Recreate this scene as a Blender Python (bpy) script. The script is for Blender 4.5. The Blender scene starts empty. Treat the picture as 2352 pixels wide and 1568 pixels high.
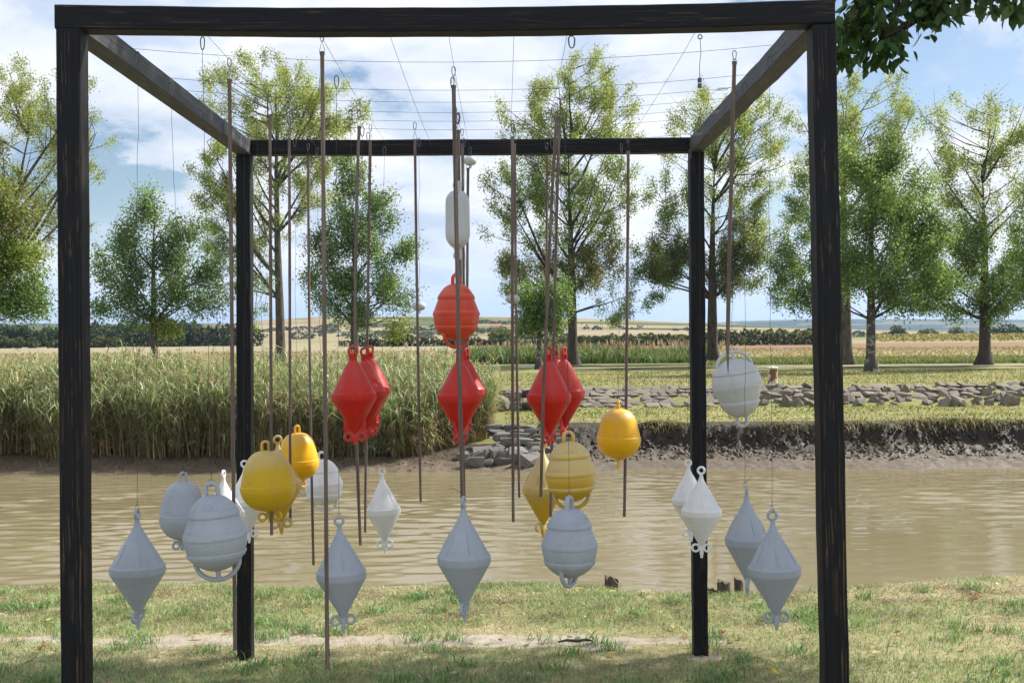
import bpy, bmesh, math, random
import numpy as np
from mathutils import Vector, Matrix

random.seed(7)
RNG = np.random.default_rng(7)
rad = math.radians
SC = bpy.context.scene
COL = SC.collection

# ------------------------------------------------------------------ camera
CAMZ = 1.72            # eye height above the near bank
F = 2582.0             # focal length in picture units (2352 wide)
YAW, PITCH, ROLL = rad(0.40), rad(-0.27), rad(0.40)
fwd = Vector((math.sin(YAW) * math.cos(PITCH), math.cos(YAW) * math.cos(PITCH), math.sin(PITCH)))
rgt0 = Vector((math.cos(YAW), -math.sin(YAW), 0))
up0 = rgt0.cross(fwd)
RIGHT = rgt0 * math.cos(ROLL) - up0 * math.sin(ROLL)
UP = up0 * math.cos(ROLL) + rgt0 * math.sin(ROLL)
cam_d = bpy.data.cameras.new('camera')
cam = bpy.data.objects.new('camera', cam_d)
COL.objects.link(cam)
M = Matrix((RIGHT, UP, -fwd)).transposed().to_4x4()
M.translation = Vector((0, 0, CAMZ))
cam.matrix_world = M
cam_d.sensor_width = 36
cam_d.lens = F / 2352 * 36
cam_d.clip_start = 0.05
cam_d.clip_end = 20000
SC.camera = cam

# ------------------------------------------------------------------ sky, sun, exposure
SUN_AZ, SUN_EL = rad(62), rad(41)      # azimuth from +Y towards +X
world = bpy.data.worlds.new('World')
SC.world = world
world.use_nodes = True
wn, wl = world.node_tree.nodes, world.node_tree.links
wn.clear()


def nd(tree, typ, **kw):
    n = tree.nodes.new(typ)
    for k, v in kw.items():
        if k.startswith('i_'):
            key = k[2:]
            key = int(key) if key.isdigit() else key.replace('_', ' ')
            n.inputs[key].default_value = v
        else:
            setattr(n, k, v)
    return n


def ramp(tree, stops, interp='LINEAR'):
    r = tree.nodes.new('ShaderNodeValToRGB')
    r.color_ramp.interpolation = interp
    el = r.color_ramp.elements
    while len(el) < len(stops):
        el.new(0.5)
    for e, (p, c) in zip(el, stops):
        e.position = p
        e.color = (c, c, c, 1) if isinstance(c, (int, float)) else (*c, 1)
    return r


def build_world():
    T = world.node_tree
    L = T.links.new
    out = nd(T, 'ShaderNodeOutputWorld')
    sky = nd(T, 'ShaderNodeTexSky', sky_type='NISHITA', sun_disc=False, sun_elevation=SUN_EL,
             sun_rotation=SUN_AZ, altitude=10, air_density=1.0, dust_density=0.6, ozone_density=1.6)
    bgs = nd(T, 'ShaderNodeBackground')
    bgs.inputs[1].default_value = 0.072
    L(sky.outputs[0], bgs.inputs[0])
    tc = nd(T, 'ShaderNodeTexCoord')
    sep = nd(T, 'ShaderNodeSeparateXYZ')
    L(tc.outputs['Generated'], sep.inputs[0])
    # flat cloud sheet seen in perspective
    zz = nd(T, 'ShaderNodeMath', operation='ADD')
    L(sep.outputs[2], zz.inputs[0]); zz.inputs[1].default_value = 0.30
    zm = nd(T, 'ShaderNodeMath', operation='MAXIMUM')
    L(zz.outputs[0], zm.inputs[0]); zm.inputs[1].default_value = 0.05
    dv = []
    for k in (0, 1):
        d = nd(T, 'ShaderNodeMath', operation='DIVIDE')
        L(sep.outputs[k], d.inputs[0]); L(zm.outputs[0], d.inputs[1]); dv.append(d)
    cx = nd(T, 'ShaderNodeCombineXYZ')
    L(dv[0].outputs[0], cx.inputs[0]); L(dv[1].outputs[0], cx.inputs[1])
    m1 = nd(T, 'ShaderNodeMapping')
    m1.inputs['Location'].default_value = (3.7, 2.15, 0)
    m1.inputs['Scale'].default_value = (1.0, 1.0, 1)
    L(cx.outputs[0], m1.inputs[0])
    n1 = nd(T, 'ShaderNodeTexNoise', i_Scale=1.5, i_Detail=9.0, i_Roughness=0.56, i_Distortion=0.25)
    L(m1.outputs[0], n1.inputs['Vector'])
    mask = ramp(T, [(0.395, 0.0), (0.435, 0.65), (0.51, 1.0)], 'EASE')
    L(n1.outputs[0], mask.inputs[0])
    # towards the horizon the sky is one smooth, distant blue-grey cloud deck
    veil = nd(T, 'ShaderNodeMapRange', i_1=0.005, i_2=0.10, i_3=0.0, i_4=1.0)
    veil.interpolation_type = 'SMOOTHSTEP'
    L(sep.outputs[2], veil.inputs[0])
    mm = nd(T, 'ShaderNodeMath', operation='MULTIPLY')
    L(mask.outputs[0], mm.inputs[0]); L(veil.outputs[0], mm.inputs[1])
    inv = nd(T, 'ShaderNodeMapRange', i_1=0.02, i_2=0.12, i_3=0.80, i_4=0.0)
    inv.interpolation_type = 'SMOOTHSTEP'
    L(sep.outputs[2], inv.inputs[0])
    bgd = nd(T, 'ShaderNodeBackground')
    n5 = nd(T, 'ShaderNodeTexNoise', i_Scale=2.2, i_Detail=4.0, i_Roughness=0.5)
    mpd = nd(T, 'ShaderNodeMapping'); mpd.inputs['Scale'].default_value = (1, 1, 5)
    L(tc.outputs['Generated'], mpd.inputs[0]); L(mpd.outputs[0], n5.inputs['Vector'])
    dk = ramp(T, [(0.35, (0.36, 0.49, 0.70)), (0.65, (0.54, 0.65, 0.82))])
    L(n5.outputs[0], dk.inputs[0]); L(dk.outputs[0], bgd.inputs[0]); bgd.inputs[1].default_value = 0.95
    mixd = nd(T, 'ShaderNodeMixShader')
    L(inv.outputs[0], mixd.inputs[0]); L(bgs.outputs[0], mixd.inputs[1]); L(bgd.outputs[0], mixd.inputs[2])
    # cloud brightness: white tops, blue-grey bellies
    m2 = nd(T, 'ShaderNodeMapping')
    m2.inputs['Location'].default_value = (7.7, 4.2, 0)
    L(cx.outputs[0], m2.inputs[0])
    n2 = nd(T, 'ShaderNodeTexNoise', i_Scale=3.4, i_Detail=8.0, i_Roughness=0.55, i_Distortion=0.4)
    L(m2.outputs[0], n2.inputs['Vector'])
    cc = ramp(T, [(0.36, (0.41, 0.48, 0.60)), (0.48, (0.57, 0.61, 0.69)), (0.60, (0.70, 0.71, 0.73))], 'EASE')
    L(n2.outputs[0], cc.inputs[0])
    bgc = nd(T, 'ShaderNodeBackground')
    bgc.inputs[1].default_value = 0.90
    L(cc.outputs[0], bgc.inputs[0])
    mix = nd(T, 'ShaderNodeMixShader')
    L(mm.outputs[0], mix.inputs[0]); L(mixd.outputs[0], mix.inputs[1]); L(bgc.outputs[0], mix.inputs[2])
    L(mix.outputs[0], out.inputs[0])


build_world()
sun_d = bpy.data.lights.new('sun', 'SUN')
sun_d.energy = 5.0
sun_d.angle = rad(0.55)
sun_d.color = (1.0, 0.95, 0.87)
sun = bpy.data.objects.new('sun', sun_d)
COL.objects.link(sun)
SUNV = Vector((math.cos(SUN_EL) * math.sin(SUN_AZ), math.cos(SUN_EL) * math.cos(SUN_AZ), math.sin(SUN_EL)))
sun.rotation_euler = SUNV.to_track_quat('Z', 'Y').to_euler()
sun.location = (10, 10, 20)

SC.render.engine = 'CYCLES'
SC.view_settings.view_transform = 'Standard'
SC.view_settings.look = 'None'
SC.view_settings.gamma = 1
SC.view_settings.use_curve_mapping = False
SC.view_settings.exposure = 0.80
cy = SC.cycles
cy.use_denoising = True
cy.max_bounces = 5
cy.diffuse_bounces = 2
cy.glossy_bounces = 2
cy.transmission_bounces = 4
cy.transparent_max_bounces = 8
cy.volume_bounces = 0
cy.use_adaptive_sampling = True
cy.adaptive_threshold = 0.02
cy.sample_clamp_indirect = 6


# ------------------------------------------------------------------ helpers
def P(px, py, d):
    """a picture point at distance d along +Y -> world"""
    r = fwd * F + RIGHT * (px - 1176) + UP * (784 - py)
    r = r * (d / r.y)
    return Vector((r.x, r.y, r.z + CAMZ))


def pxm(d):
    return d / F


def hsh(ix, iy, seed):
    with np.errstate(over='ignore'):
        h = (ix.astype(np.int64) * 374761393 + iy.astype(np.int64) * 668265263 + seed * 974634721) & 0xFFFFFFFF
        h = ((h ^ (h >> 13)) * 1274126177) & 0xFFFFFFFF
        h = h ^ (h >> 16)
    return (h & 0xFFFFFF) / float(0xFFFFFF)


def vn(x, y, seed=0):
    x = np.asarray(x, float); y = np.asarray(y, float)
    ix, iy = np.floor(x), np.floor(y)
    fx, fy = x - ix, y - iy
    fx = fx * fx * (3 - 2 * fx); fy = fy * fy * (3 - 2 * fy)
    a = hsh(ix, iy, seed); b = hsh(ix + 1, iy, seed)
    c = hsh(ix, iy + 1, seed); d = hsh(ix + 1, iy + 1, seed)
    return (a + (b - a) * fx) * (1 - fy) + (c + (d - c) * fx) * fy


def fbm(x, y, seed=0, oct=4, gain=0.5):
    s, a, t = 0, 1.0, 0
    for k in range(oct):
        s = s + a * vn(np.asarray(x) * 2 ** k, np.asarray(y) * 2 ** k, seed + 17 * k)
        t += a; a *= gain
    return s / t - 0.5


def sstep(a, b, x):
    t = np.clip((np.asarray(x, float) - a) / (b - a), 0, 1)
    return t * t * (3 - 2 * t)


class MB:
    """collects shapes into one mesh"""
    def __init__(s):
        s.v, s.f = [], []

    def add(s, vs, fs):
        o = len(s.v)
        s.v += [tuple(v) for v in vs]
        s.f += [tuple(i + o for i in f) for f in fs]
        return s

    def lathe(s, prof, seg=40, close=True):
        vs, fs = [], []
        n = len(prof)
        for r, z in prof:
            for k in range(seg):
                a = 2 * math.pi * k / seg
                vs.append((r * math.cos(a), r * math.sin(a), z))
        for i in range(n - 1):
            for k in range(seg):
                k2 = (k + 1) % seg
                fs.append((i * seg + k, i * seg + k2, (i + 1) * seg + k2, (i + 1) * seg + k))
        if close:
            fs.append(tuple(range(seg - 1, -1, -1)))
            fs.append(tuple((n - 1) * seg + k for k in range(seg)))
        return s.add(vs, fs)

    def tube(s, path, r, seg=8, closed=False, flat=1.0, flat_axis=None):
        pts = [Vector(p) for p in path]
        n = len(pts)
        rs = r if isinstance(r, (list, tuple)) else [r] * n
        vs, fs = [], []
        prev = None
        for i, p in enumerate(pts):
            if closed:
                t = (pts[(i + 1) % n] - pts[i - 1])
            else:
                t = pts[min(i + 1, n - 1)] - pts[max(i - 1, 0)]
            t.normalize()
            if flat_axis is not None:
                b = Vector(flat_axis)
                a = b.cross(t).normalized()
                b = t.cross(a).normalized()
            else:
                if prev is None:
                    ref = Vector((0, 0, 1)) if abs(t.z) < 0.9 else Vector((1, 0, 0))
                    a = t.cross(ref).normalized()
                else:
                    a = (prev - t * prev.dot(t)).normalized()
                prev = a
                b = t.cross(a).normalized()
            for k in range(seg):
                q = 2 * math.pi * k / seg
                vs.append(p + a * math.cos(q) * rs[i] + b * math.sin(q) * rs[i] * flat)
        m = n if closed else n - 1
        for i in range(m):
            j = (i + 1) % n
            for k in range(seg):
                k2 = (k + 1) % seg
                fs.append((i * seg + k, i * seg + k2, j * seg + k2, j * seg + k))
        if not closed:
            fs.append(tuple(range(seg - 1, -1, -1)))
            fs.append(tuple((n - 1) * seg + k for k in range(seg)))
        return s.add(vs, fs)

    def ring(s, c, R, r, seg=28, ts=8, ax='Y', sx=1.0, flat=1.0):
        c = Vector(c)
        pts = []
        for k in range(seg):
            a = 2 * math.pi * k / seg
            u, w = R * math.cos(a) * sx, R * math.sin(a)
            pts.append(c + (Vector((u, 0, w)) if ax == 'Y' else Vector((u, w, 0)) if ax == 'Z' else Vector((0, u, w))))
        axv = {'Y': (0, 1, 0), 'Z': (0, 0, 1), 'X': (1, 0, 0)}[ax]
        return s.tube(pts, r, ts, True, flat, axv)

    def box(s, c, h, bev=0.0):
        bm = bmesh.new()
        bmesh.ops.create_cube(bm, size=2)
        for v in bm.verts:
            v.co = Vector((v.co.x * h[0], v.co.y * h[1], v.co.z * h[2])) + Vector(c)
        if bev:
            bmesh.ops.bevel(bm, geom=bm.edges[:], offset=bev, segments=2, affect='EDGES', profile=0.6)
        vs = [v.co.copy() for v in bm.verts]
        for i, v in enumerate(bm.verts):
            v.index = i
        fs = [tuple(v.index for v in f.verts) for f in bm.faces]
        bm.free()
        return s.add(vs, fs)

    def mesh(s, name, mat, smooth=True, angle=35):
        me = bpy.data.meshes.new(name)
        me.from_pydata(s.v, [], s.f)
        me.materials.append(mat)
        if smooth:
            me.polygons.foreach_set('use_smooth', [True] * len(me.polygons))
            me.set_sharp_from_angle(angle=rad(angle))
        me.update()
        return me

    def obj(s, name, mat, parent=None, **kw):
        return link(name, s.mesh(name, mat, **kw), parent)


def link(name, me, parent=None):
    o = bpy.data.objects.new(name, me)
    COL.objects.link(o)
    if parent:
        o.parent = parent
    return o


def empty(name, loc=(0, 0, 0), label=None, cat=None, group=None):
    o = bpy.data.objects.new(name, None)
    o.empty_display_size = 0.05
    o.location = loc
    COL.objects.link(o)
    return tag(o, label, cat, group)


def tag(o, label=None, cat=None, group=None, kind=None):
    if label: o['label'] = label
    if cat: o['category'] = cat
    if group: o['group'] = group
    if kind: o['kind'] = kind
    return o


def npmesh(name, verts, faces, mat, cols=None, smooth=False):
    """fast mesh from numpy arrays; faces (n,3) or (n,4); cols per vertex"""
    verts = np.asarray(verts, np.float32); faces = np.asarray(faces, np.int32)
    me = bpy.data.meshes.new(name)
    k = faces.shape[1]
    me.vertices.add(len(verts)); me.vertices.foreach_set('co', verts.ravel())
    me.loops.add(faces.size); me.loops.foreach_set('vertex_index', faces.ravel())
    me.polygons.add(len(faces))
    me.polygons.foreach_set('loop_start', np.arange(0, faces.size, k, dtype=np.int32))
    if smooth:
        me.polygons.foreach_set('use_smooth', np.ones(len(faces), bool))
    me.materials.append(mat)
    me.update(calc_edges=True)
    if cols is not None:
        at = me.color_attributes.new('tint', 'FLOAT_COLOR', 'POINT')
        c = np.ones((len(verts), 4), np.float32); c[:, :3] = cols
        at.data.foreach_set('color', c.ravel())
    return me


# ------------------------------------------------------------------ materials
def newmat(name):
    m = bpy.data.materials.new(name)
    m.use_nodes = True
    t = m.node_tree
    return m, t, t.nodes['Principled BSDF'], t.links.new


def coords(t, kind='Object', scale=(1, 1, 1), loc=(0, 0, 0)):
    tc = nd(t, 'ShaderNodeTexCoord')
    mp = nd(t, 'ShaderNodeMapping')
    mp.inputs['Scale'].default_value = scale
    mp.inputs['Location'].default_value = loc
    t.links.new(tc.outputs[kind], mp.inputs[0])
    return mp.outputs[0]


def noise(t, vec, scale, detail=4, rough=0.55, dist=0.0):
    n = nd(t, 'ShaderNodeTexNoise', i_Scale=scale, i_Detail=detail, i_Roughness=rough, i_Distortion=dist)
    t.links.new(vec, n.inputs['Vector'])
    return n.outputs[0]


def mixc(t, fac, a, b, blend='MIX'):
    m = nd(t, 'ShaderNodeMix', data_type='RGBA', blend_type=blend)
    for s, v in ((0, fac), (6, a), (7, b)):
        if isinstance(v, (int, float)):
            m.inputs[s].default_value = v
        elif isinstance(v, tuple):
            m.inputs[s].default_value = (*v, 1)
        else:
            t.links.new(v, m.inputs[s])
    return m.outputs[2]


def mul(t, a, b, op='MULTIPLY'):
    m = nd(t, 'ShaderNodeMath', operation=op)
    for s, v in ((0, a), (1, b)):
        if isinstance(v, (int, float)):
            m.inputs[s].default_value = v
        else:
            t.links.new(v, m.inputs[s])
    return m.outputs[0]


def rmp(t, fac, stops, interp='LINEAR'):
    r = ramp(t, stops, interp)
    t.links.new(fac, r.inputs[0])
    return r.outputs[0]


def bump(t, b, height, strength=0.3, dist=0.01):
    n = nd(t, 'ShaderNodeBump')
    n.inputs['Strength'].default_value = strength
    n.inputs['Distance'].default_value = dist
    t.links.new(height, n.inputs['Height'])
    t.links.new(n.outputs[0], b.inputs['Normal'])


def plastic(name, col, col2=None, rough=0.5, speck=0.0, sss=0.0, topfade=None):
    """rotomoulded plastic: mottling, small dark specks, grime"""
    m, t, b, L = newmat(name)
    v = coords(t)
    n1 = noise(t, v, 9, 5, 0.6)
    c = mixc(t, rmp(t, n1, [(0.25, 0.0), (0.8, 1.0)]), col, col2 or tuple(x * 0.86 for x in col))
    if topfade:      # sun-bleached shoulders: the pigment itself is faded on the top half
        tc = nd(t, 'ShaderNodeTexCoord'); sp = nd(t, 'ShaderNodeSeparateXYZ')
        L(tc.outputs['Generated'], sp.inputs[0])
        a = mul(t, sp.outputs[2], mul(t, n1, 0.35), 'ADD')
        c = mixc(t, rmp(t, a, [(topfade[1], 0.0), (topfade[2], 1.0)]), c, topfade[0])
    if speck:
        n2 = noise(t, v, 420, 2, 0.5)
        n3 = noise(t, v, 14, 3, 0.5)
        f = mul(t, rmp(t, n2, [(0.60, 0.0), (0.68, 1.0)]), rmp(t, n3, [(0.42, 0.0), (0.62, 1.0)]))
        c = mixc(t, mul(t, f, speck), c, (0.09, 0.09, 0.085))
    mp2 = coords(t, scale=(26, 26, 3))
    n4 = noise(t, mp2, 1.0, 4, 0.6)
    c = mixc(t, mul(t, rmp(t, n4, [(0.55, 0.0), (0.8, 1.0)]), 0.22), c, (0.22, 0.20, 0.16))
    scf = noise(t, coords(t, scale=(9, 9, 38), loc=(3, 1, 2)), 1.0, 5, 0.7)       # horizontal rub marks
    c = mixc(t, mul(t, rmp(t, scf, [(0.66, 0.0), (0.72, 1.0)]), 0.2), c, (0.16, 0.14, 0.11))
    fad = noise(t, coords(t, loc=(8, 2, 5)), 4.5, 3, 0.5)                           # faded patches
    c = mixc(t, mul(t, rmp(t, fad, [(0.5, 0.0), (0.75, 1.0)]), 0.08), c, (0.75, 0.72, 0.66))
    L(c, b.inputs['Base Color'])
    L(rmp(t, n1, [(0.3, rough - 0.06), (0.7, rough + 0.1)]), b.inputs['Roughness'])
    b.inputs['Specular IOR Level'].default_value = 0.36
    if sss:
        b.inputs['Subsurface Weight'].default_value = sss
        b.inputs['Subsurface Radius'].default_value = (0.012, 0.008, 0.004)
        b.inputs['Subsurface Scale'].default_value = 1.0
    bump(t, b, noise(t, v, 260, 3, 0.6), 0.12, 0.002)
    return m


M_SHADEW = plastic('shade_greyed_chalky_white_plastic', (0.385, 0.42, 0.47), (0.325, 0.36, 0.41), 0.6, 0.7)  # white plastic of the front buoys, tree shade put into its colour
M_WHITE = plastic('bright_white_plastic', (0.80, 0.80, 0.80), (0.74, 0.74, 0.745), 0.5, 0.15)
M_CREAM = plastic('pale_weathered_white_plastic', (0.52, 0.53, 0.53), (0.46, 0.47, 0.47), 0.5, 0.4)
M_RED = plastic('scarlet_plastic', (0.54, 0.013, 0.006), (0.48, 0.011, 0.006), 0.48, 0.0, 0.0,
                ((0.50, 0.038, 0.028), 0.65, 1.05))
M_ORANGE = plastic('faded_orange_red_plastic', (0.60, 0.055, 0.018), (0.52, 0.05, 0.02), 0.42, 0.0, 0.0,
                   ((0.60, 0.10, 0.06), 0.75, 1.15))
M_YEL = plastic('golden_yellow_plastic', (0.82, 0.44, 0.004), (0.77, 0.40, 0.004), 0.42, 0.0, 0.0,
                ((0.72, 0.42, 0.07), 0.95, 1.25))
M_YELD = plastic('ochre_yellow_plastic', (0.66, 0.42, 0.008), (0.60, 0.37, 0.008), 0.5, 0.25, 0.0,
                 ((0.58, 0.42, 0.13), 0.85, 1.2))
M_YELP = plastic('pale_bleached_yellow_plastic', (0.60, 0.36, 0.02), (0.56, 0.35, 0.035), 0.5, 0.1, 0.0,
                 ((0.60, 0.46, 0.20), 0.45, 0.85))


def simple(name, col, rough=0.6, metal=0.0, var=0.25, scale=30):
    m, t, b, L = newmat(name)
    n = noise(t, coords(t), scale, 4, 0.6)
    L(mixc(t, n, tuple(c * (1 - var) for c in col), tuple(min(1, c * (1 + var)) for c in col)), b.inputs['Base Color'])
    b.inputs['Roughness'].default_value = rough
    b.inputs['Metallic'].default_value = metal
    return m


M_STEEL = simple('zinc_plated_steel', (0.30, 0.31, 0.33), 0.38, 0.85)
M_DSTEEL = simple('dull_dark_steel', (0.10, 0.10, 0.11), 0.45, 0.7)
M_WIRE = simple('dark_wire', (0.035, 0.035, 0.045), 0.5, 0.3)
M_ROD = None


def mat_rod():
    m, t, b, L = newmat('weathered_brown_dowel')
    v = coords(t, scale=(60, 60, 2.2))
    n = noise(t, v, 1.6, 5, 0.65)
    c = rmp(t, n, [(0.3, (0.075, 0.052, 0.042)), (0.5, (0.135, 0.098, 0.08)), (0.72, (0.215, 0.168, 0.142))])
    L(c, b.inputs['Base Color'])
    b.inputs['Roughness'].default_value = 0.75
    bump(t, b, n, 0.3, 0.002)
    return m


M_ROD = mat_rod()


def mat_timber(name, black, wear, streak, seed, lo=0.57):
    """black-stained softwood, stain worn off along the raised grain (length = local X)"""
    m, t, b, L = newmat(name)
    warp = noise(t, coords(t, scale=(1.3, 3, 3), loc=(seed, 0, 0)), 1.0, 3, 0.5)
    w2 = mul(t, mul(t, warp, 0.5, 'SUBTRACT'), 0.035)
    tc = nd(t, 'ShaderNodeTexCoord')
    cb = nd(t, 'ShaderNodeCombineXYZ')
    L(w2, cb.inputs[1]); L(w2, cb.inputs[2])
    va = nd(t, 'ShaderNodeVectorMath', operation='ADD')
    L(tc.outputs['Object'], va.inputs[0]); L(cb.outputs[0], va.inputs[1])
    def grainn(sx, sy, det, off):
        mp = nd(t, 'ShaderNodeMapping')
        mp.inputs['Scale'].default_value = (sx, sy, sy)
        mp.inputs['Location'].default_value = (seed + off, seed * 1.7 + off, seed * .6)
        L(va.outputs[0], mp.inputs[0])
        return noise(t, mp.outputs[0], 1.0, det, 0.6)
    g1 = grainn(1.1, 270, 2, 0)
    g2 = grainn(6.5, 300, 2, 3)
    broken = noise(t, coords(t, scale=(7, 26, 26), loc=(0, seed, 0)), 1.0, 4, 0.65)
    f = mul(t, mul(t, rmp(t, g1, [(lo, 0.0), (lo + 0.06, 1.0)]), rmp(t, g2, [(0.40, 0.0), (0.52, 1.0)])), rmp(t, broken, [(0.46, 0.0), (0.56, 1.0)]))
    base = mixc(t, rmp(t, g1, [(0.3, 0.0), (0.7, 1.0)]), black, tuple(x * 2.2 + 0.002 for x in black))
    c = mixc(t, mul(t, f, streak), base, wear)
    L(c, b.inputs['Base Color'])
    b.inputs['Roughness'].default_value = 0.62
    b.inputs['Specular IOR Level'].default_value = 0.2
    bump(t, b, mul(t, g1, mul(t, g2, 0.4), 'ADD'), 0.45, 0.004)
    return m


M_TIMB = [mat_timber('black_stained_timber_%s' % w, (0.0042, 0.0046, 0.006), (0.16, 0.10, 0.05), st, s)
          for w, st, s in (('a', 0.35, 1.0), ('b', 0.45, 4.3), ('c', 0.62, 7.7), ('d', 0.4, 2.9))]
M_TIMBW = mat_timber('weathered_grey_black_timber', (0.035, 0.037, 0.043), (0.15, 0.14, 0.125), 0.9, 5.5, 0.52)


def mat_foliage(name, rough=0.55, trans=0.48, tint=(1, 1, 1)):
    m, t, b, L = newmat(name)
    t.nodes.remove(b)
    out = t.nodes['Material Output']
    at = nd(t, 'ShaderNodeAttribute', attribute_name='tint')
    col = at.outputs['Color']
    d = nd(t, 'ShaderNodeBsdfPrincipled')
    d.inputs['Roughness'].default_value = rough
    d.inputs['Specular IOR Level'].default_value = 0.3
    L(col, d.inputs['Base Color'])
    tr = nd(t, 'ShaderNodeBsdfTranslucent')
    g = nd(t, 'ShaderNodeGamma'); g.inputs[1].default_value = 0.85
    L(col, g.inputs[0])
    L(mixc(t, 1.0, g.outputs[0], (1.0, 1.0, 0.55), 'MULTIPLY'), tr.inputs[0])
    mx = nd(t, 'ShaderNodeMixShader'); mx.inputs[0].default_value = trans
    L(d.outputs[0], mx.inputs[1]); L(tr.outputs[0], mx.inputs[2])
    L(mx.outputs[0], out.inputs[0])
    return m


M_LEAF = mat_foliage('tree_leaves')
M_NEARLEAF = mat_foliage('near_leaves', 0.4, 0.3)
M_GRASS = mat_foliage('grass_blades', 0.6, 0.3)
M_REED = mat_foliage('reed_leaves', 0.55, 0.3)


def mat_bark(name, a, bcol, patch=None):
    m, t, b, L = newmat(name)
    v = coords(t, scale=(3, 3, 0.8))
    n = noise(t, v, 3.0, 6, 0.65)
    c = rmp(t, n, [(0.32, a), (0.62, bcol)])
    if patch:
        n2 = noise(t, coords(t, scale=(1.2, 1.2, 2.0)), 2.2, 5, 0.7)
        c = mixc(t, rmp(t, n2, [(0.52, 0.0), (0.6, 1.0)]), c, patch)
    L(c, b.inputs['Base Color'])
    b.inputs['Roughness'].default_value = 0.9
    bump(t, b, n, 0.6, 0.05)
    return m


M_BARK = mat_bark('grey_brown_bark', (0.035, 0.027, 0.02), (0.12, 0.10, 0.08))
M_BARKP = mat_bark('lichen_patched_bark', (0.03, 0.025, 0.02), (0.10, 0.085, 0.07), (0.30, 0.29, 0.26))
M_BARKD = mat_bark('dark_bark', (0.025, 0.018, 0.013), (0.075, 0.058, 0.043))


def mat_ground(name, cols, bump_s=0.5, scale=(1, 1, 1), rough=0.95, fine=90, bdist=0.03, mid=5.0):
    """cols: dark, mid, light soil / grass colours"""
    m, t, b, L = newmat(name)
    v = coords(t, 'Object', scale)
    n1 = noise(t, v, 0.6, 6, 0.62)
    n2 = noise(t, v, mid, 6, 0.7)
    n3 = noise(t, v, fine, 3, 0.6)
    f = mul(t, mul(t, n1, 0.4), mul(t, mul(t, n2, 0.35), mul(t, n3, 0.25), 'ADD'), 'ADD')
    c = rmp(t, f, [(0.36, cols[0]), (0.5, cols[1]), (0.64, cols[2])])
    L(c, b.inputs['Base Color'])
    b.inputs['Roughness'].default_value = rough
    b.inputs['Specular IOR Level'].default_value = 0.2
    bump(t, b, mul(t, n2, mul(t, n3, 0.5), 'ADD'), bump_s, bdist)
    return m


M_NEARSOIL = mat_ground('dry_lawn_thatch', ((0.15, 0.14, 0.06), (0.28, 0.25, 0.125), (0.42, 0.36, 0.21)), 0.6)
M_PATH = mat_ground('bare_trodden_earth', ((0.21, 0.175, 0.13), (0.33, 0.285, 0.225), (0.44, 0.39, 0.315)), 0.5, bdist=0.012)
M_FARGRASS = mat_ground('mown_far_grass', ((0.13, 0.15, 0.045), (0.21, 0.21, 0.075), (0.33, 0.275, 0.14)), 0.6,
                        (0.5, 1.6, 1), fine=30)
M_STONE = None


def mat_stone(name, a, bcol, c3):
    m, t, b, L = newmat(name)
    oi = nd(t, 'ShaderNodeObjectInfo')
    v = coords(t)
    n = noise(t, v, 6, 7, 0.7)
    c = rmp(t, n, [(0.3, a), (0.5, bcol), (0.7, c3)])
    c = mixc(t, 0.45, c, rmp(t, oi.outputs['Random'], [(0.0, tuple(x * 0.6 for x in bcol)), (1.0, c3)]))
    L(c, b.inputs['Base Color'])
    b.inputs['Roughness'].default_value = 0.92
    bump(t, b, noise(t, v, 22, 6, 0.7), 0.6, 0.03)
    return m


M_STONE = mat_stone('grey_limestone', (0.075, 0.06, 0.044), (0.165, 0.14, 0.106), (0.30, 0.26, 0.205))
M_WETSTONE = mat_stone('dark_grey_river_stone', (0.07, 0.065, 0.056), (0.14, 0.13, 0.112), (0.25, 0.235, 0.205))


def mat_mud():
    m, t, b, L = newmat('estuary_mud')
    v = coords(t)
    at = nd(t, 'ShaderNodeAttribute', attribute_name='tint')
    n1 = noise(t, v, 1.5, 6, 0.65)
    n2 = noise(t, v, 16, 5, 0.7)
    c = mixc(t, rmp(t, n2, [(0.4, 0.0), (0.62, 1.0)]), at.outputs['Color'],
             mixc(t, 1.0, at.outputs['Color'], (0.62, 0.6, 0.58), 'MULTIPLY'))
    c = mixc(t, rmp(t, n1, [(0.4, 0.0), (0.7, 0.6)]), c, mixc(t, 1.0, at.outputs['Color'], (1.2, 1.17, 1.12), 'MULTIPLY'))
    L(c, b.inputs['Base Color'])
    L(rmp(t, n1, [(0.35, 0.45), (0.65, 0.8)]), b.inputs['Roughness'])
    b.inputs['Specular IOR Level'].default_value = 0.3
    bump(t, b, mul(t, n2, noise(t, v, 60, 3, 0.6), 'ADD'), 0.7, 0.03)
    return m


M_MUD = mat_mud()


def mat_water():
    """silt-laden water: light scattered back by the silt, sky mirrored by the rippled skin"""
    m, t, b, L = newmat('muddy_river_water')
    t.nodes.remove(b)
    v = coords(t, 'Object')
    n0 = noise(t, v, 0.16, 3, 0.5)
    c = rmp(t, n0, [(0.35, (0.200, 0.166, 0.096)), (0.65, (0.240, 0.201, 0.120))])
    df = nd(t, 'ShaderNodeBsdfDiffuse')
    L(c, df.inputs[0])
    gl = nd(t, 'ShaderNodeBsdfGlossy')
    gl.inputs['Roughness'].default_value = 0.06
    fr = nd(t, 'ShaderNodeFresnel', i_IOR=1.33)
    mx = nd(t, 'ShaderNodeMixShader')
    L(fr.outputs[0], mx.inputs[0]); L(df.outputs[0], mx.inputs[1]); L(gl.outputs[0], mx.inputs[2])
    L(mx.outputs[0], t.nodes['Material Output'].inputs[0])
    return m


M_WATER = mat_water()


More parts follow.
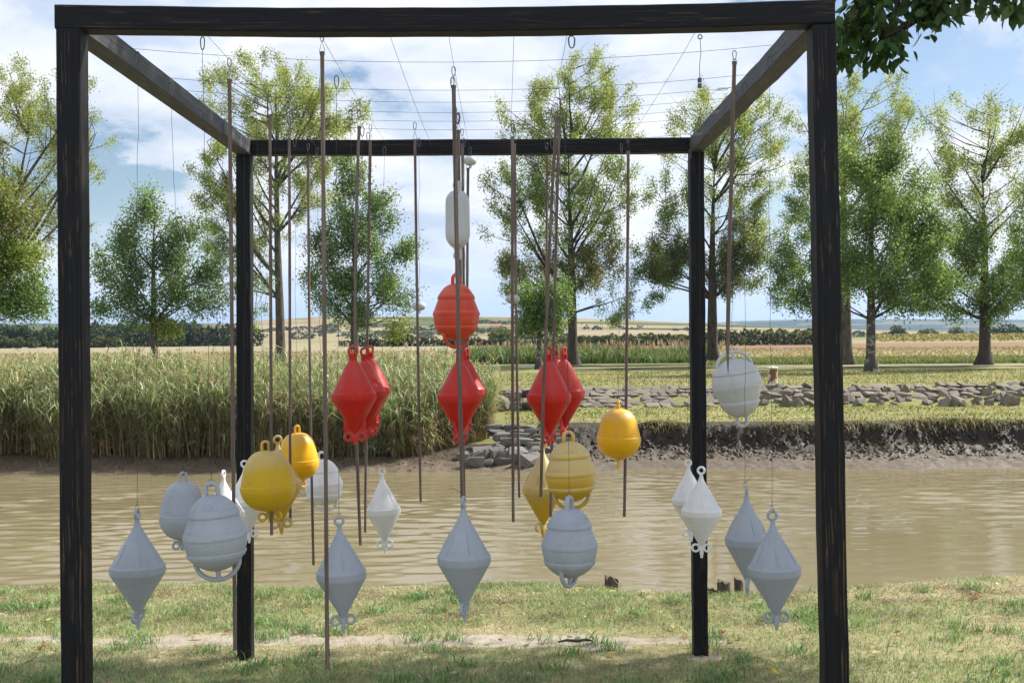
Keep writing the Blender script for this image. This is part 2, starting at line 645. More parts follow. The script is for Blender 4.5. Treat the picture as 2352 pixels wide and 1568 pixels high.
def mat_field():
    """flat fields: mown strip, straw, ploughed earth and pasture lie in bands away from the river"""
    m, t, b, L = newmat('river_plain_fields')
    tc = nd(t, 'ShaderNodeTexCoord')
    sp = nd(t, 'ShaderNodeSeparateXYZ')
    L(tc.outputs['Object'], sp.inputs[0])
    n = noise(t, coords(t, scale=(0.05, 0.05, 1)), 1.0, 4, 0.6)
    yy = mul(t, sp.outputs[1], mul(t, n, 16), 'ADD')
    yn = nd(t, 'ShaderNodeMapRange', i_1=50.0, i_2=450.0)
    L(yy, yn.inputs[0])
    right = rmp(t, yn.outputs[0], [(0.02, (0.14, 0.16, 0.05)), (0.07, (0.15, 0.17, 0.06)), (0.085, (0.34, 0.29, 0.15)),
                                  (0.13, (0.33, 0.26, 0.15)), (0.16, (0.25, 0.165, 0.105)), (0.33, (0.27, 0.175, 0.11)),
                                  (0.36, (0.33, 0.28, 0.15)), (0.9, (0.20, 0.20, 0.08))])
    left = rmp(t, yn.outputs[0], [(0.02, (0.20, 0.20, 0.08)), (0.08, (0.31, 0.265, 0.165)), (0.35, (0.33, 0.285, 0.185)),
                                 (0.9, (0.25, 0.24, 0.11))])
    lr = nd(t, 'ShaderNodeMapRange', i_1=-6.0, i_2=14.0)
    L(sp.outputs[0], lr.inputs[0])
    c = mixc(t, lr.outputs[0], left, right)
    n2 = noise(t, coords(t, scale=(0.25, 0.9, 1)), 1.6, 6, 0.72)
    c = mixc(t, rmp(t, n2, [(0.35, 0.55), (0.65, 0.0)]), c, mixc(t, 1.0, c, (0.55, 0.58, 0.5), 'MULTIPLY'))
    L(c, b.inputs['Base Color'])
    b.inputs['Roughness'].default_value = 1.0
    b.inputs['Specular IOR Level'].default_value = 0.1
    bump(t, b, n2, 0.5, 0.15)
    return m


M_FIELD = mat_field()


def mat_hill(name, sc, stops):
    m, t, b, L = newmat(name)
    v = coords(t, scale=sc)
    n1 = noise(t, v, 1.0, 4, 0.55, 0.6)
    vo = nd(t, 'ShaderNodeTexVoronoi', i_Scale=1.3)
    L(v, vo.inputs['Vector'])
    sp = nd(t, 'ShaderNodeSeparateColor')
    L(vo.outputs['Color'], sp.inputs[0])
    f = mul(t, mul(t, sp.outputs[0], 0.62), mul(t, n1, 0.5), 'ADD')
    c = rmp(t, f, stops)
    n2 = noise(t, v, 18, 4, 0.7)
    c = mixc(t, rmp(t, n2, [(0.35, 0.4), (0.6, 0.0)]), c, mixc(t, 1.0, c, (0.5, 0.6, 0.5), 'MULTIPLY'))
    L(c, b.inputs['Base Color'])
    b.inputs['Roughness'].default_value = 1.0
    b.inputs['Specular IOR Level'].default_value = 0.0
    return m


M_HILL = mat_hill('dry_hill_fields', (0.010, 0.02, 0.02), [(0.25, (0.06, 0.085, 0.03)), (0.36, (0.17, 0.17, 0.07)),
                  (0.48, (0.27, 0.215, 0.125)), (0.7, (0.34, 0.275, 0.175))])
M_HILLB = mat_hill('wooded_ridge', (0.0035, 0.006, 0.01), [(0.3, (0.035, 0.055, 0.025)), (0.55, (0.05, 0.07, 0.03)),
                   (0.72, (0.17, 0.15, 0.075))])


# ------------------------------------------------------------------ terrain
WATER_Z = CAMZ - 2.90


def prof(y, pts):
    return np.interp(y, [p[0] for p in pts], [p[1] for p in pts])


RP = [(22.5, -3.3), (23.9, -2.93), (24.9, -2.76), (25.5, -2.63), (25.74, -2.50), (26.0, -2.13), (26.12, -2.08), (26.5, -2.05),
      (31.4, -2.02), (33.4, -1.56), (36, -1.5), (60, -1.5), (5000, -1.5)]
LP = [(22.5, -3.3), (23.9, -2.93), (25.6, -2.66), (27, -2.5), (30, -2.1), (34, -1.55), (38, -1.5), (5000, -1.5)]


def zfar(x, y):
    x = np.asarray(x, float); y = np.asarray(y, float)
    fade = 1 - sstep(27.5, 30, y)
    yo = y + fade * (0.95 * fbm(x * 0.28, 0 * x, 3, 3) + 0.42 * fbm(x * 1.5, 0 * x, 5, 4, .6))
    w = sstep(-0.4, 1.5, x)
    z = prof(yo, LP) * (1 - w) + prof(yo, RP) * w
    # clods on the steep mud
    steep = w * sstep(24.8, 25.4, yo) * (1 - sstep(25.98, 26.12, yo))
    cl = fbm(x * 4.2, y * 4.2 + z * 6, 11, 4, 0.6)
    z = z + steep * (0.24 * cl + 0.22 * np.abs(fbm(x * 8, y * 8, 12, 3)) - .04)
    foot = sstep(23.7, 24.3, yo) * (1 - sstep(25.2, 25.8, yo))
    z = z + foot * (0.08 * fbm(x * 3.1, y * 3.1, 21, 4, 0.6) + 0.05 * fbm(x * 9, y * 8, 22, 3, .6))
    z = z + 0.05 * fbm(x * 0.5, y * 0.5, 31, 3) * sstep(26.4, 28, y)
    return z + CAMZ


def znear(x, y):
    x = np.asarray(x, float); y = np.asarray(y, float)
    edge = 7.85 - 0.32 * np.exp(-((x - 1.75) / 1.1) ** 2) + 0.22 * fbm(x * 0.7, 0 * x, 41, 3) + 0.10 * sstep(1.5, 4.5, x)
    z = 0.05 * fbm(x * 0.9, y * 0.9, 42, 4) + 0.018 * fbm(x * 6, y * 6, 43, 3)
    z = z - sstep(0.0, 1.5, y - edge) * 1.5 - 0.25 * sstep(-0.15, 0.25, y - edge) * 0.4
    return z


def gridmesh(name, xs, ys, zf, mat, tintf=None):
    X, Y = np.meshgrid(xs, ys)
    Z = zf(X, Y)
    nx, ny = len(xs), len(ys)
    v = np.stack([X, Y, Z], -1).reshape(-1, 3)
    i = np.arange(nx * ny).reshape(ny, nx)
    f = np.stack([i[:-1, :-1], i[:-1, 1:], i[1:, 1:], i[1:, :-1]], -1).reshape(-1, 4)
    cols = tintf(X, Y, Z).reshape(-1, 3) if tintf else None
    return npmesh(name, v, f, mat, cols, True)


def spaced(*segs):
    out = []
    for a, b, st in segs:
        out += list(np.arange(a, b - 1e-6, st))
    out.append(segs[-1][1])
    return np.array(out)


# near bank, split into lawn and the trodden strip
def pathmask(x, y):
    c = 6.32 - 0.035 * x + 0.14 * fbm(x * 0.8, 0 * x, 51, 3)
    wdt = 0.15 + 0.18 * fbm(x * 1.1, 0 * x + 4, 52, 3) - 0.13 * sstep(0.35, 1.5, x) - 0.5 * sstep(1.2, 1.9, x) - 0.07 * sstep(-1.6, -2.2, x)
    return (np.abs(y - c + 0.36 * fbm(x * 2.6, y * 5, 53, 5, .65)) < wdt)\
        | (np.hypot(x + 1.39, (y - 6.0) * 1.3) < .05 + .16 * fbm(x * 6, y * 6, 54, 3)) | (np.hypot(x - 1.03, (y - 6.0) * 1.3) < .09 + .22 * fbm(x * 6, y * 6, 55, 3))


xs = spaced((-60, -8, 2.0), (-8, 9, 0.05), (9, 60, 2.0))
ys = spaced((-6, 4, 0.4), (4, 9.6, 0.05))
X, Y = np.meshgrid(xs, ys)
Z = znear(X, Y)
V = np.stack([X, Y, Z], -1).reshape(-1, 3)
I = np.arange(X.size).reshape(X.shape)
FQ = np.stack([I[:-1, :-1], I[:-1, 1:], I[1:, 1:], I[1:, :-1]], -1).reshape(-1, 4)
fc = V[FQ].mean(1)
pm = pathmask(fc[:, 0], fc[:, 1])


def sub(v, f):
    u, inv = np.unique(f, return_inverse=True)
    return v[u], inv.reshape(f.shape)


tag(link('near_bank', npmesh('near_bank', *sub(V, FQ[~pm]), M_NEARSOIL, None, True)), kind='structure')
tag(link('dirt_path', npmesh('dirt_path', *sub(V, FQ[pm]), M_PATH, None, True)), kind='structure')

def zwater(x, y):
    """wind ripples: many short crossing waves, stronger in gust patches"""
    rr_ = np.random.default_rng(5)
    h = np.zeros_like(x)
    for k in range(46):
        lam = 0.17 * (4.0 ** rr_.random())
        th = math.pi / 2 + rr_.normal(0, .42)
        kk = 2 * math.pi / lam
        h = h + 0.0022 * lam ** 1.0 * np.sin(kk * (x * math.cos(th) * .8 + y * math.sin(th)) + rr_.random() * 6.28 + 1.3 * fbm(x * .5, y * .5, 300 + k, 2))
    gust = 0.30 + 1.25 * sstep(-.12, .22, fbm(x * .16 + 3.1, y * .28, 202, 3))
    return WATER_Z + h * gust * sstep(25.4, 23.2, y)


xs = spaced((-60, -15, 3.0), (-15, 17, 0.07), (17, 60, 3.0))
tag(link('river', gridmesh('river', xs, spaced((8.6, 14, 0.06), (14, 25.5, 0.055)), zwater, M_WATER)), kind='structure')


def mud_shade_tint(X, Y, Z):
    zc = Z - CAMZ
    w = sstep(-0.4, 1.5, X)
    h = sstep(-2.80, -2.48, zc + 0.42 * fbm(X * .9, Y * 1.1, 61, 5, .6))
    low = np.array([0.155, 0.118, 0.078]); lowr = np.array([0.128, 0.100, 0.070]); top = np.array([0.036, 0.026, 0.017])  # top: dark soil, with the shade under the lip put into its colour
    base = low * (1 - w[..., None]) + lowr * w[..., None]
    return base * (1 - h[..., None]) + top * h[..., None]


xs = spaced((-90, -14, 2.0), (-14, 17, 0.05), (17, 90, 2.0))
tag(link('far_mud_bank', gridmesh('far_mud_bank', xs, spaced((22.6, 26.55, 0.05)), zfar, M_MUD, mud_shade_tint)), kind='structure')
xs = spaced((-400, -24, 12.0), (-24, 30, 0.25), (30, 400, 12.0))
tag(link('far_bank_grass', gridmesh('far_bank_grass', xs, spaced((26.55, 36, 0.25), (36, 55, 1.0)), zfar, M_FARGRASS)), kind='structure')
fm = MB().add([(-5000, 55, CAMZ - 1.5), (5000, 55, CAMZ - 1.5), (5000, 9000, CAMZ - 1.5), (-5000, 9000, CAMZ - 1.5)], [(0, 1, 2, 3)])
tag(fm.obj('field', M_FIELD, smooth=False), kind='structure')
# ground under and around the far bank out to the sides
tm = MB()
for k in range(60):
    x0 = 3 + k * 1.2
    j = 0.25 * math.sin(k * 0.7)
    zz = CAMZ - 1.47
    tm.add([(x0, 50.2 + j, zz), (x0 + 1.2, 50.2 + 0.25 * math.sin((k + 1) * 0.7), zz),
            (x0 + 1.2, 51.5 + 0.25 * math.sin((k + 1) * 0.7), zz), (x0, 51.5 + j, zz)], [(0, 1, 2, 3)])
tag(tm.obj('far_path', M_PATH, smooth=False), kind='structure')


def hill(name, x0, x1, y0, y1, hf, mat, n=90, m=24):
    xs = np.linspace(x0, x1, n); ys = np.linspace(y0, y1, m)
    return tag(link(name, gridmesh(name, xs, ys, hf, mat)), kind='structure')


def h_mid(x, y):
    s = sstep(480, 900, y) * (1 - 0.3 * sstep(950, 1300, y))
    e = np.exp(-((x + 30) / 150) ** 2) * 12.5 + np.exp(-((x + 165) / 90) ** 2) * 8 + 5 * np.exp(-((x - 150) / 140) ** 2)
    return CAMZ - 1.9 + s * (e + 3 + 2.0 * fbm(x * 0.01, y * 0.006, 71, 3))


hill('hill', -420, 420, 470, 1300, h_mid, M_HILL)


def h_right(x, y):
    s = sstep(2300, 3300, y)
    return CAMZ - 1.9 + s * (27 + 18 * sstep(300, 700, x) + 30 * fbm(x * 0.0022, y * 0.001, 72, 4))


hill('hill', -600, 3200, 2300, 4200, h_right, M_HILLB, 140, 20)


def h_left(x, y):
    s = sstep(900, 1500, y)
    return CAMZ - 1.9 + s * (12 + 10 * sstep(-100, -500, x) + 10 * fbm(x * 0.004, y * 0.002, 73, 4))


hill('hill', -1700, 200, 900, 2200, h_left, M_HILLB, 100, 20)


# ------------------------------------------------------------------ foliage helpers
def pick(pal, n, jit=0.25):
    pal = np.array(pal)
    c = pal[RNG.integers(0, len(pal), n)]
    return np.clip(c * (1 + jit * RNG.standard_normal((n, 1))) * (1 + 0.08 * RNG.standard_normal((n, 3))), 0.004, 0.9)


def leaf_quads(cen, size, cols, aspect=0.6, droop=0.0):
    """small diamond leaves with random pose"""
    n = len(cen)
    a = RNG.standard_normal((n, 3)); a[:, 2] -= droop
    a /= np.linalg.norm(a, axis=1, keepdims=True)
    b = RNG.standard_normal((n, 3))
    b -= a * (a * b).sum(1, keepdims=True)
    b /= np.linalg.norm(b, axis=1, keepdims=True)
    s = np.asarray(size) * (0.65 + 0.7 * RNG.random((n, 1)))
    v = np.empty((n, 4, 3))
    v[:, 0] = cen - a * s * 0.5
    v[:, 1] = cen + b * s * 0.5 * aspect + a * s * 0.05
    v[:, 2] = cen + a * s * 0.5
    v[:, 3] = cen - b * s * 0.5 * aspect + a * s * 0.05
    f = np.arange(n * 4).reshape(n, 4)
    return v.reshape(-1, 3), f, np.repeat(cols, 4, 0)


def blades(base, height, width, lean, cols_b, cols_t, bend=0.4):
    """grass blades / ribbon leaves: 2 quads tapering to a point (as 3 tris in 5 verts)"""
    n = len(base)
    th = RNG.random(n) * 2 * math.pi
    dirv = np.stack([np.cos(th), np.sin(th), 0 * th], -1)
    perp = np.stack([-np.sin(th + RNG.normal(0, .8, n)), np.cos(th), 0 * th], -1)
    h = np.asarray(height).reshape(-1, 1); w = np.asarray(width).reshape(-1, 1); l = np.asarray(lean).reshape(-1, 1)
    up = np.array([0, 0, 1.0])
    m = base + up * h * 0.55 + dirv * l * h * 0.3
    t = base + up * h * (1 - bend * l * 0.5) + dirv * l * h
    v = np.empty((n, 5, 3))
    v[:, 0] = base - perp * w * 0.5; v[:, 1] = base + perp * w * 0.5
    v[:, 2] = m + perp * w * 0.42; v[:, 3] = m - perp * w * 0.42
    v[:, 4] = t
    o = np.arange(n)[:, None] * 5
    f = np.concatenate([o + np.array([[0, 1, 2]]), o + np.array([[0, 2, 3]]), o + np.array([[3, 2, 4]])], 1).reshape(-1, 3)
    c = np.empty((n, 5, 3))
    c[:, 0] = c[:, 1] = cols_b; c[:, 2] = c[:, 3] = (cols_b + cols_t) / 2; c[:, 4] = cols_t
    return v.reshape(-1, 3), f, c.reshape(-1, 3)


def cat(parts):
    vs, fs, cs, o = [], [], [], 0
    for v, f, c in parts:
        vs.append(v); fs.append(f + o); cs.append(c); o += len(v)
    return np.concatenate(vs), np.concatenate(fs), np.concatenate(cs)


G_POP = [(0.29, 0.36, 0.09), (0.25, 0.34, 0.085), (0.38, 0.4, 0.11), (0.2, 0.29, 0.08), (0.43, 0.41, 0.15)]
G_POPG = [(0.18, 0.28, 0.075), (0.23, 0.32, 0.085), (0.14, 0.235, 0.06), (0.31, 0.35, 0.1)]
G_GREEN = [(0.125, 0.215, 0.06), (0.17, 0.27, 0.07), (0.105, 0.18, 0.055), (0.22, 0.31, 0.085)]
G_BLUEG = [(0.12, 0.205, 0.08), (0.16, 0.245, 0.09), (0.1, 0.165, 0.075), (0.21, 0.28, 0.095)]
G_RUST = [(0.24, 0.21, 0.075), (0.19, 0.23, 0.07), (0.28, 0.21, 0.08), (0.16, 0.22, 0.06)]
G_REDD = [(0.145, 0.18, 0.065), (0.125, 0.19, 0.06), (0.18, 0.15, 0.065), (0.12, 0.175, 0.055)]
G_YELG = [(0.22, 0.28, 0.045), (0.17, 0.24, 0.045), (0.28, 0.29, 0.06)]


def tree(name, label, base_px, d, crowns, trunk_r, fork=0.32, top=0.8, bark=None, lean_px=0, cat_='tree', group=None,
         leaf=0.09, ground=None, clump=0.42):
    """crowns: (cx, cy, rx, ry, coverage, palette) in picture units at distance d"""
    k = pxm(d)
    gz = (CAMZ - 1.5) if ground is None else ground
    bx = P(base_px, 800, d).x
    base = Vector((bx, d, gz))
    root = empty(name, base, label, cat_, group)
    ell = []
    for c in crowns:
        p = P(c[0], c[1], d)
        ell.append((np.array([p.x, d + (random.random() - .5) * 0.5 * c[2] * k, p.z]) - np.array(base), c[2] * k * 1.18, c[3] * k * 1.12, c[4], c[5]))
    ztop = max(e[0][2] + e[2] for e in ell)
    tgt, meta, own = [], [], []
    for ei, (c, rx, rz, cov, pal) in enumerate(ell):
        area = math.pi * rx * rz
        ncl = max(5, int(area * (1.5 + 1.3 * cov) / (clump / 0.42) ** 2))
        u = RNG.standard_normal((ncl, 3)); u /= np.linalg.norm(u, axis=1, keepdims=True)
        u *= (RNG.random((ncl, 1)) ** 0.42)
        q = c + u * np.array([rx, rx * 0.85, rz]) * (1.06 if cov < .6 else 0.98)
        nl = -math.log(1 - min(.96, cov + (.04 if cov < .6 else .08))) * 1.25 * area / (leaf * leaf * 0.6 * 0.5 * 0.62)
        for p in q:
            tgt.append(p); meta.append((nl / ncl, pal, cov)); own.append(ei)
    tgt = np.array(tgt)
    own = np.array(own)
    nodes, par = [], []
    ht = ztop * top
    cxm = np.average([e[0][0] for e in ell], weights=[e[1] * e[2] for e in ell])
    nt = 12
    for i in range(nt + 1):
        f = i / nt
        wob = 0.010 * ht * math.sin(3.1 * f + base_px)
        nodes.append(np.array([lean_px * k * f + cxm * 0.5 * max(0, f - fork) + wob * f, 0.1 * wob, ht * f]))
        par.append(i - 1)
    fixed = {}
    limb_nodes = {}

    def at(z):
        f = min(1, max(0, z / ht)) * nt
        i = min(nt - 1, int(f))
        return nodes[i] + (nodes[i + 1] - nodes[i]) * (f - i), int(round(f))
    for ei, (c, rx, rz, cov, pal) in enumerate(ell):
        lst = []
        nlimb = 4 if rx * rz > 4 else 2
        for q in range(nlimb):
            ang = random.uniform(0, 6.28)
            end = c + np.array([math.cos(ang) * rx * .55, math.sin(ang) * rx * .5, rz * random.uniform(.15, .75)])
            horiz = math.hypot(end[0], end[1])
            zs = min(max(end[2] - horiz * random.uniform(1.0, 1.7) - .25 * rz, fork * ztop * random.uniform(.95, 1.2)), ht * .97)
            a, ti = at(zs)
            ti = min(nt, max(1, ti))
            a = nodes[ti]
            ctrl = a + np.array([(end[0] - a[0]) * .55, (end[1] - a[1]) * .55, (end[2] - a[2]) * .38])
            ns = 9
            last = ti
            L_ = np.linalg.norm(end - a)
            jit = RNG.normal(0, .022 * L_, 3)
            r0 = min(trunk_r * .42, .018 + .013 * L_)
            for s_ in range(1, ns + 1):
                f = s_ / ns
                p = (1 - f) ** 2 * a + 2 * f * (1 - f) * ctrl + f * f * end + jit * math.sin(f * 6.0)
                nodes.append(p); par.append(last); last = len(nodes) - 1
                fixed[last] = r0 * (1 - .85 * f)
                if s_ >= 3: lst.append(last)
        limb_nodes[ei] = lst
    twig = []
    for oi in range(len(tgt)):
        t = tgt[oi]
        cand = limb_nodes[own[oi]] + [i for i in range(nt // 2, nt + 1)]
        N = np.array([nodes[i] for i in cand])
        dv = t - N
        dist = np.linalg.norm(dv, axis=1)
        horiz = np.hypot(dv[:, 0], dv[:, 1])
        pen = 1.3 * np.maximum(0, 0.55 * horiz - dv[:, 2])
        j = cand[int(np.argmin(dist + pen))]
        a = nodes[j]
        L_ = np.linalg.norm(t - a)
        mid = (a + t) / 2 + np.array([0, 0, -0.10 * L_]) + RNG.normal(0, 0.05 * L_, 3)
        last = j
        for s_ in range(1, 4):
            f = s_ / 3
            p = (1 - f) ** 2 * a + 2 * f * (1 - f) * mid + f * f * t
            nodes.append(p); par.append(last); last = len(nodes) - 1
            fixed[last] = max(.009, min(.03, .008 + .007 * L_) * (1 - .6 * f))
        twig.append((oi, last, a))
    rr = np.full(len(nodes), .01)
    for i, r_ in fixed.items():
        rr[i] = r_
    for i in range(nt + 1):
        rr[i] = trunk_r * max(.10, (1 - i / nt) ** .75)
    # branch mesh: trunk separate from limbs
    def segs(idx, ring):
        v, f = [], []
        for i in idx:
            a, b = Vector(nodes[par[i]]), Vector(nodes[i])
            r1 = rr[i]
            r0 = min(rr[par[i]], rr[i] * 1.3)
            t = (b - a)
            if t.length < 1e-5: continue
            t.normalize()
            ref = Vector((0, 1, 0)) if abs(t.y) < .9 else Vector((1, 0, 0))
            u = t.cross(ref).normalized(); w = t.cross(u)
            o = len(v)
            for c, r in ((a, r0), (b, r1)):
                for q in range(ring):
                    an = 2 * math.pi * q / ring
                    v.append(c + u * math.cos(an) * r + w * math.sin(an) * r)
            for q in range(ring):
                q2 = (q + 1) % ring
                f.append((o + q, o + q2, o + ring + q2, o + ring + q))
        return MB().add(v, f)
    # extra flared foot
    tm_ = MB()
    tp = [Vector(nodes[i]) for i in range(nt + 1)]
    path = [tp[0] - Vector((0, 0, 0.3)), tp[0] + Vector((0, 0, 0.12)), tp[0] + Vector((0, 0, 0.5))] + tp[1:]
    tm_.tube(path, [trunk_r * 1.75, trunk_r * 1.45, trunk_r * 1.12] + [float(x) for x in rr[1:nt + 1]], 14)
    for vi in range(14 * 2):      # root flare
        x, y, z = tm_.v[vi]
        an = math.atan2(y, x)
        g = 1 + 0.16 * math.sin(3 * an + base_px) + 0.1 * math.sin(5 * an)
        tm_.v[vi] = (x * g, y * g, z)
    tm_.obj('trunk', bark or M_BARK, root, angle=80)
    tag(segs([i for i in range(nt + 1, len(nodes))], 5).obj('limbs', bark or M_BARK, root, angle=80), kind='stuff')
    # leaves along the last twig of each clump
    cen, cols, tw = [], [], MB()
    for oi, l, a in twig:
        nlv, pal, cov = meta[oi]
        n = RNG.poisson(nlv)
        t = tgt[oi]
        dirv = t - a
        dirv = dirv / (np.linalg.norm(dirv) + 1e-6)
        dirv = dirv * 0.6 + np.array([0, 0, 0.5])
        f = RNG.random((n, 1)) * 1.5 - 0.95
        sg = clump * (0.42 if cov < 0.6 else 0.50)
        p = t + dirv * f * clump * 1.3 + RNG.normal(0, sg, (n, 3))
        cen.append(p); cols.append(pick(pal, n) * (0.72 + 0.56 * random.random()))
        for _ in range(3):
            e = t + dirv * clump * random.uniform(.4, 1.3) + RNG.normal(0, clump * 0.6, 3)
            tw.tube([t, (t + e) / 2 + RNG.normal(0, .04, 3), e], [0.011, 0.008, 0.005], 3)
    cen = np.concatenate(cen); cols = np.concatenate(cols)
    v, f, c = leaf_quads(cen, leaf, cols, 0.7, 0.4)
    tag(link('crown', npmesh('crown', v, f, M_LEAF, c), root), kind='stuff')
    tag(tw.obj('twigs', bark or M_BARK, root, smooth=False), kind='stuff')
    return root


# ------------------------------------------------------------------ far trees
tree('poplar_tree', 'tall thin-leaved poplar at the far left, rising behind the dense green tree', -30, 62,
     [(95, 250, 120, 105, .42, G_POP), (190, 330, 55, 100, .36, G_POP), (40, 400, 110, 130, .36, G_POP), (150, 520, 60, 90, .22, G_RUST)],
     0.32, 0.3, 0.75, lean_px=60)
tree('maple_tree', 'dense green broadleaf cut off by the left edge of the picture', -75, 40,
     [(5, 450, 34, 46, .66, G_YELG + G_RUST), (45, 500, 36, 44, .7, G_YELG + G_RUST), (15, 565, 52, 48, .74, G_YELG + G_GREEN), (75, 590, 36, 46, .7, G_YELG), (30, 640, 52, 42, .76, G_GREEN),
      (92, 665, 30, 40, .7, G_GREEN), (20, 700, 48, 30, .74, G_GREEN), (85, 712, 26, 22, .62, G_GREEN), (-60, 560, 80, 130, .86, G_GREEN)],
     0.24, 0.3, 0.8, leaf=0.09, clump=0.5)
tree('ash_tree', 'round dark green tree left of the yellow buoys, behind the reeds', 355, 47,
     [(a, b, c, d, .68, G_BLUEG if i % 4 else G_GREEN) for i, (a, b, c, d) in enumerate(((345, 485, 36, 42), (300, 540, 46, 46), (400, 540, 50, 46), (350, 590, 54, 46),
      (255, 610, 40, 46), (452, 610, 46, 50), (310, 660, 50, 40), (400, 670, 55, 42), (245, 690, 34, 34), (472, 690, 36, 38), (340, 725, 46, 26)))] + [(400, 742, 32, 28, .66, G_YELG)],
     0.17, 0.26, 0.85, leaf=0.095, clump=0.5)
tree('poplar_tree', 'tall yellow-green poplar behind the left back post', 645, 60,
     [(600, 210, 120, 80, .5, G_POP), (730, 240, 95, 75, .5, G_POP), (660, 320, 150, 80, .42, G_POP), (515, 400, 70, 110, .45, G_POP),
      (500, 540, 55, 120, .42, G_POPG), (590, 480, 80, 120, .32, G_POP), (570, 660, 60, 80, .3, G_POPG), (720, 420, 80, 90, .4, G_POP)],
     0.27, 0.2, 0.85)
tree('ash_tree', 'dense green tree behind the left group of red buoys', 815, 50,
     [(a, b, c, d, .68, G_GREEN if i % 3 else G_BLUEG) for i, (a, b, c, d) in enumerate(((815, 405, 40, 42), (778, 470, 46, 42), (855, 480, 46, 46), (738, 550, 42, 48), (820, 560, 50, 46),
      (890, 570, 46, 50), (728, 630, 38, 42), (800, 650, 50, 42), (880, 660, 50, 42), (925, 690, 22, 38), (830, 720, 50, 28), (760, 700, 36, 32)))] + [(902, 745, 26, 30, .6, G_YELG)],
     0.2, 0.24, 0.85, leaf=0.095, clump=0.5)
tree('poplar_tree', 'tall yellow-green poplar in the middle, its straight dark trunk right of the red buoys', 1315, 58,
     [(1340, 215, 95, 85, .52, G_POP), (1235, 275, 85, 75, .42, G_POP), (1420, 260, 60, 85, .45, G_POP), (1330, 350, 120, 70, .40, G_POP),
      (1190, 420, 65, 80, .42, G_POPG), (1290, 480, 110, 90, .48, G_POPG), (1410, 440, 75, 110, .42, G_POPG), (1160, 540, 45, 90, .35, G_POPG),
      (1260, 610, 95, 50, .58, G_RUST), (1370, 610, 75, 60, .62, G_RUST), (1430, 690, 45, 55, .4, G_POPG), (1190, 640, 60, 50, .4, G_RUST)],
     0.27, 0.16, 0.66, bark=M_BARKD)
tree('small_ash_tree', 'small green tree with a thin crooked trunk beside the middle poplar', 1238, 50,
     [(1225, 670, 50, 60, .75, G_GREEN), (1250, 730, 60, 45, .72, G_GREEN), (1290, 700, 35, 50, .7, G_GREEN), (1200, 740, 30, 30, .6, G_GREEN)],
     0.13, 0.3, 0.85, bark=M_BARKP, leaf=0.095, clump=0.5)
tree('poplar_tree', 'tall poplar with sparse leaves behind the right back post', 1637, 58,
     [(1680, 260, 95, 85, .42, G_POP), (1590, 330, 80, 80, .38, G_POP), (1760, 350, 70, 110, .42, G_POP), (1650, 430, 100, 80, .36, G_POP),
      (1540, 490, 55, 90, .42, G_POPG), (1560, 590, 90, 70, .66, G_REDD), (1690, 600, 70, 90, .72, G_REDD), (1740, 520, 60, 80, .4, G_POP),
      (1500, 650, 45, 55, .5, G_GREEN)],
     0.3, 0.2, 0.66, bark=M_BARKD)
tree('poplar_tree', 'sparse-topped poplar seen just right of the front right post', 1945, 55,
     [(1990, 240, 95, 75, .36, G_POP), (1880, 330, 70, 80, .40, G_POP), (2050, 300, 60, 80, .40, G_POP), (1940, 400, 90, 80, .4, G_POP),
      (1830, 480, 45, 90, .42, G_POPG), (1820, 620, 55, 90, .62, G_GREEN)],
     0.27, 0.25, 0.85)
tree('leafy_tree', 'full green tree with a pale patched trunk on the far bank right of the frame', 2000, 44,
     [(1990, 370, 75, 75, .72, G_POPG + G_GREEN), (2030, 470, 110, 90, .74, G_POPG + G_GREEN), (1930, 560, 70, 100, .7, G_GREEN), (2120, 560, 80, 85, .74, G_GREEN),
      (2010, 610, 110, 70, .62, G_POPG + G_GREEN), (2100, 680, 90, 45, .72, G_GREEN), (1880, 690, 60, 45, .65, G_GREEN)],
     0.2, 0.2, 0.85, bark=M_BARKP, leaf=0.09, clump=0.5)
tree('forked_poplar', 'big forked poplar near the right edge with bare upper branches', 2262, 51.5,
     [(2230, 290, 90, 75, .38, G_POP), (2320, 330, 70, 95, .34, G_POP), (2170, 400, 60, 75, .38, G_POP), (2290, 460, 100, 80, .34, G_POP),
      (2210, 560, 80, 75, .62, G_POPG + G_GREEN), (2150, 640, 60, 70, .7, G_GREEN), (2290, 640, 80, 70, .66, G_POPG + G_GREEN), (2370, 600, 50, 90, .62, G_GREEN),
      (2120, 700, 40, 35, .55, G_GREEN), (2230, 710, 60, 30, .6, G_GREEN)],
     0.29, 0.17, 0.66, bark=M_BARKD)
tree('leafy_tree', 'green tree cut off by the right edge of the picture', 2440, 48,
     [(2400, 560, 70, 90, .6, G_GREEN), (2440, 450, 90, 110, .6, G_POPG), (2380, 650, 50, 60, .6, G_GREEN)], 0.2, 0.25, 0.85)


def hillhit(px, py):
    """where the sight line through a picture point meets the middle hill"""
    for d in np.arange(480, 1250, 6.0):
        p = P(px, py, d)
        if p.z < float(h_mid(p.x, d)):
            return float(d)
    return 900.0


# ------------------------------------------------------------------ hedges, woods and bushes far off
def mass(ells, leaf, pals, n_per_area, jit=0.2):
    parts = []
    for (c, rx, ry, rz), pal in zip(ells, pals):
        n = int(4 * math.pi * rx * rz * 3.2 * n_per_area / (leaf * leaf))
        n = max(40, n)
        u = RNG.standard_normal((n, 3)); u /= np.linalg.norm(u, axis=1, keepdims=True)
        u[:, 1] = -np.abs(u[:, 1]) * np.where(RNG.random(n) < .75, 1, -1)
        bumps = 1 + 0.22 * np.sin(u[:, 0] * 7 + c[0]) * np.cos(u[:, 2] * 8 + c[0] * 2) + 0.10 * RNG.standard_normal(n)
        p = np.array(c) + u * np.array([rx, ry, rz]) * bumps[:, None]
        parts.append(leaf_quads(p, leaf, pick(pal, n, jit) * (0.82 + .36 * random.random()), 0.85))
    return cat(parts)


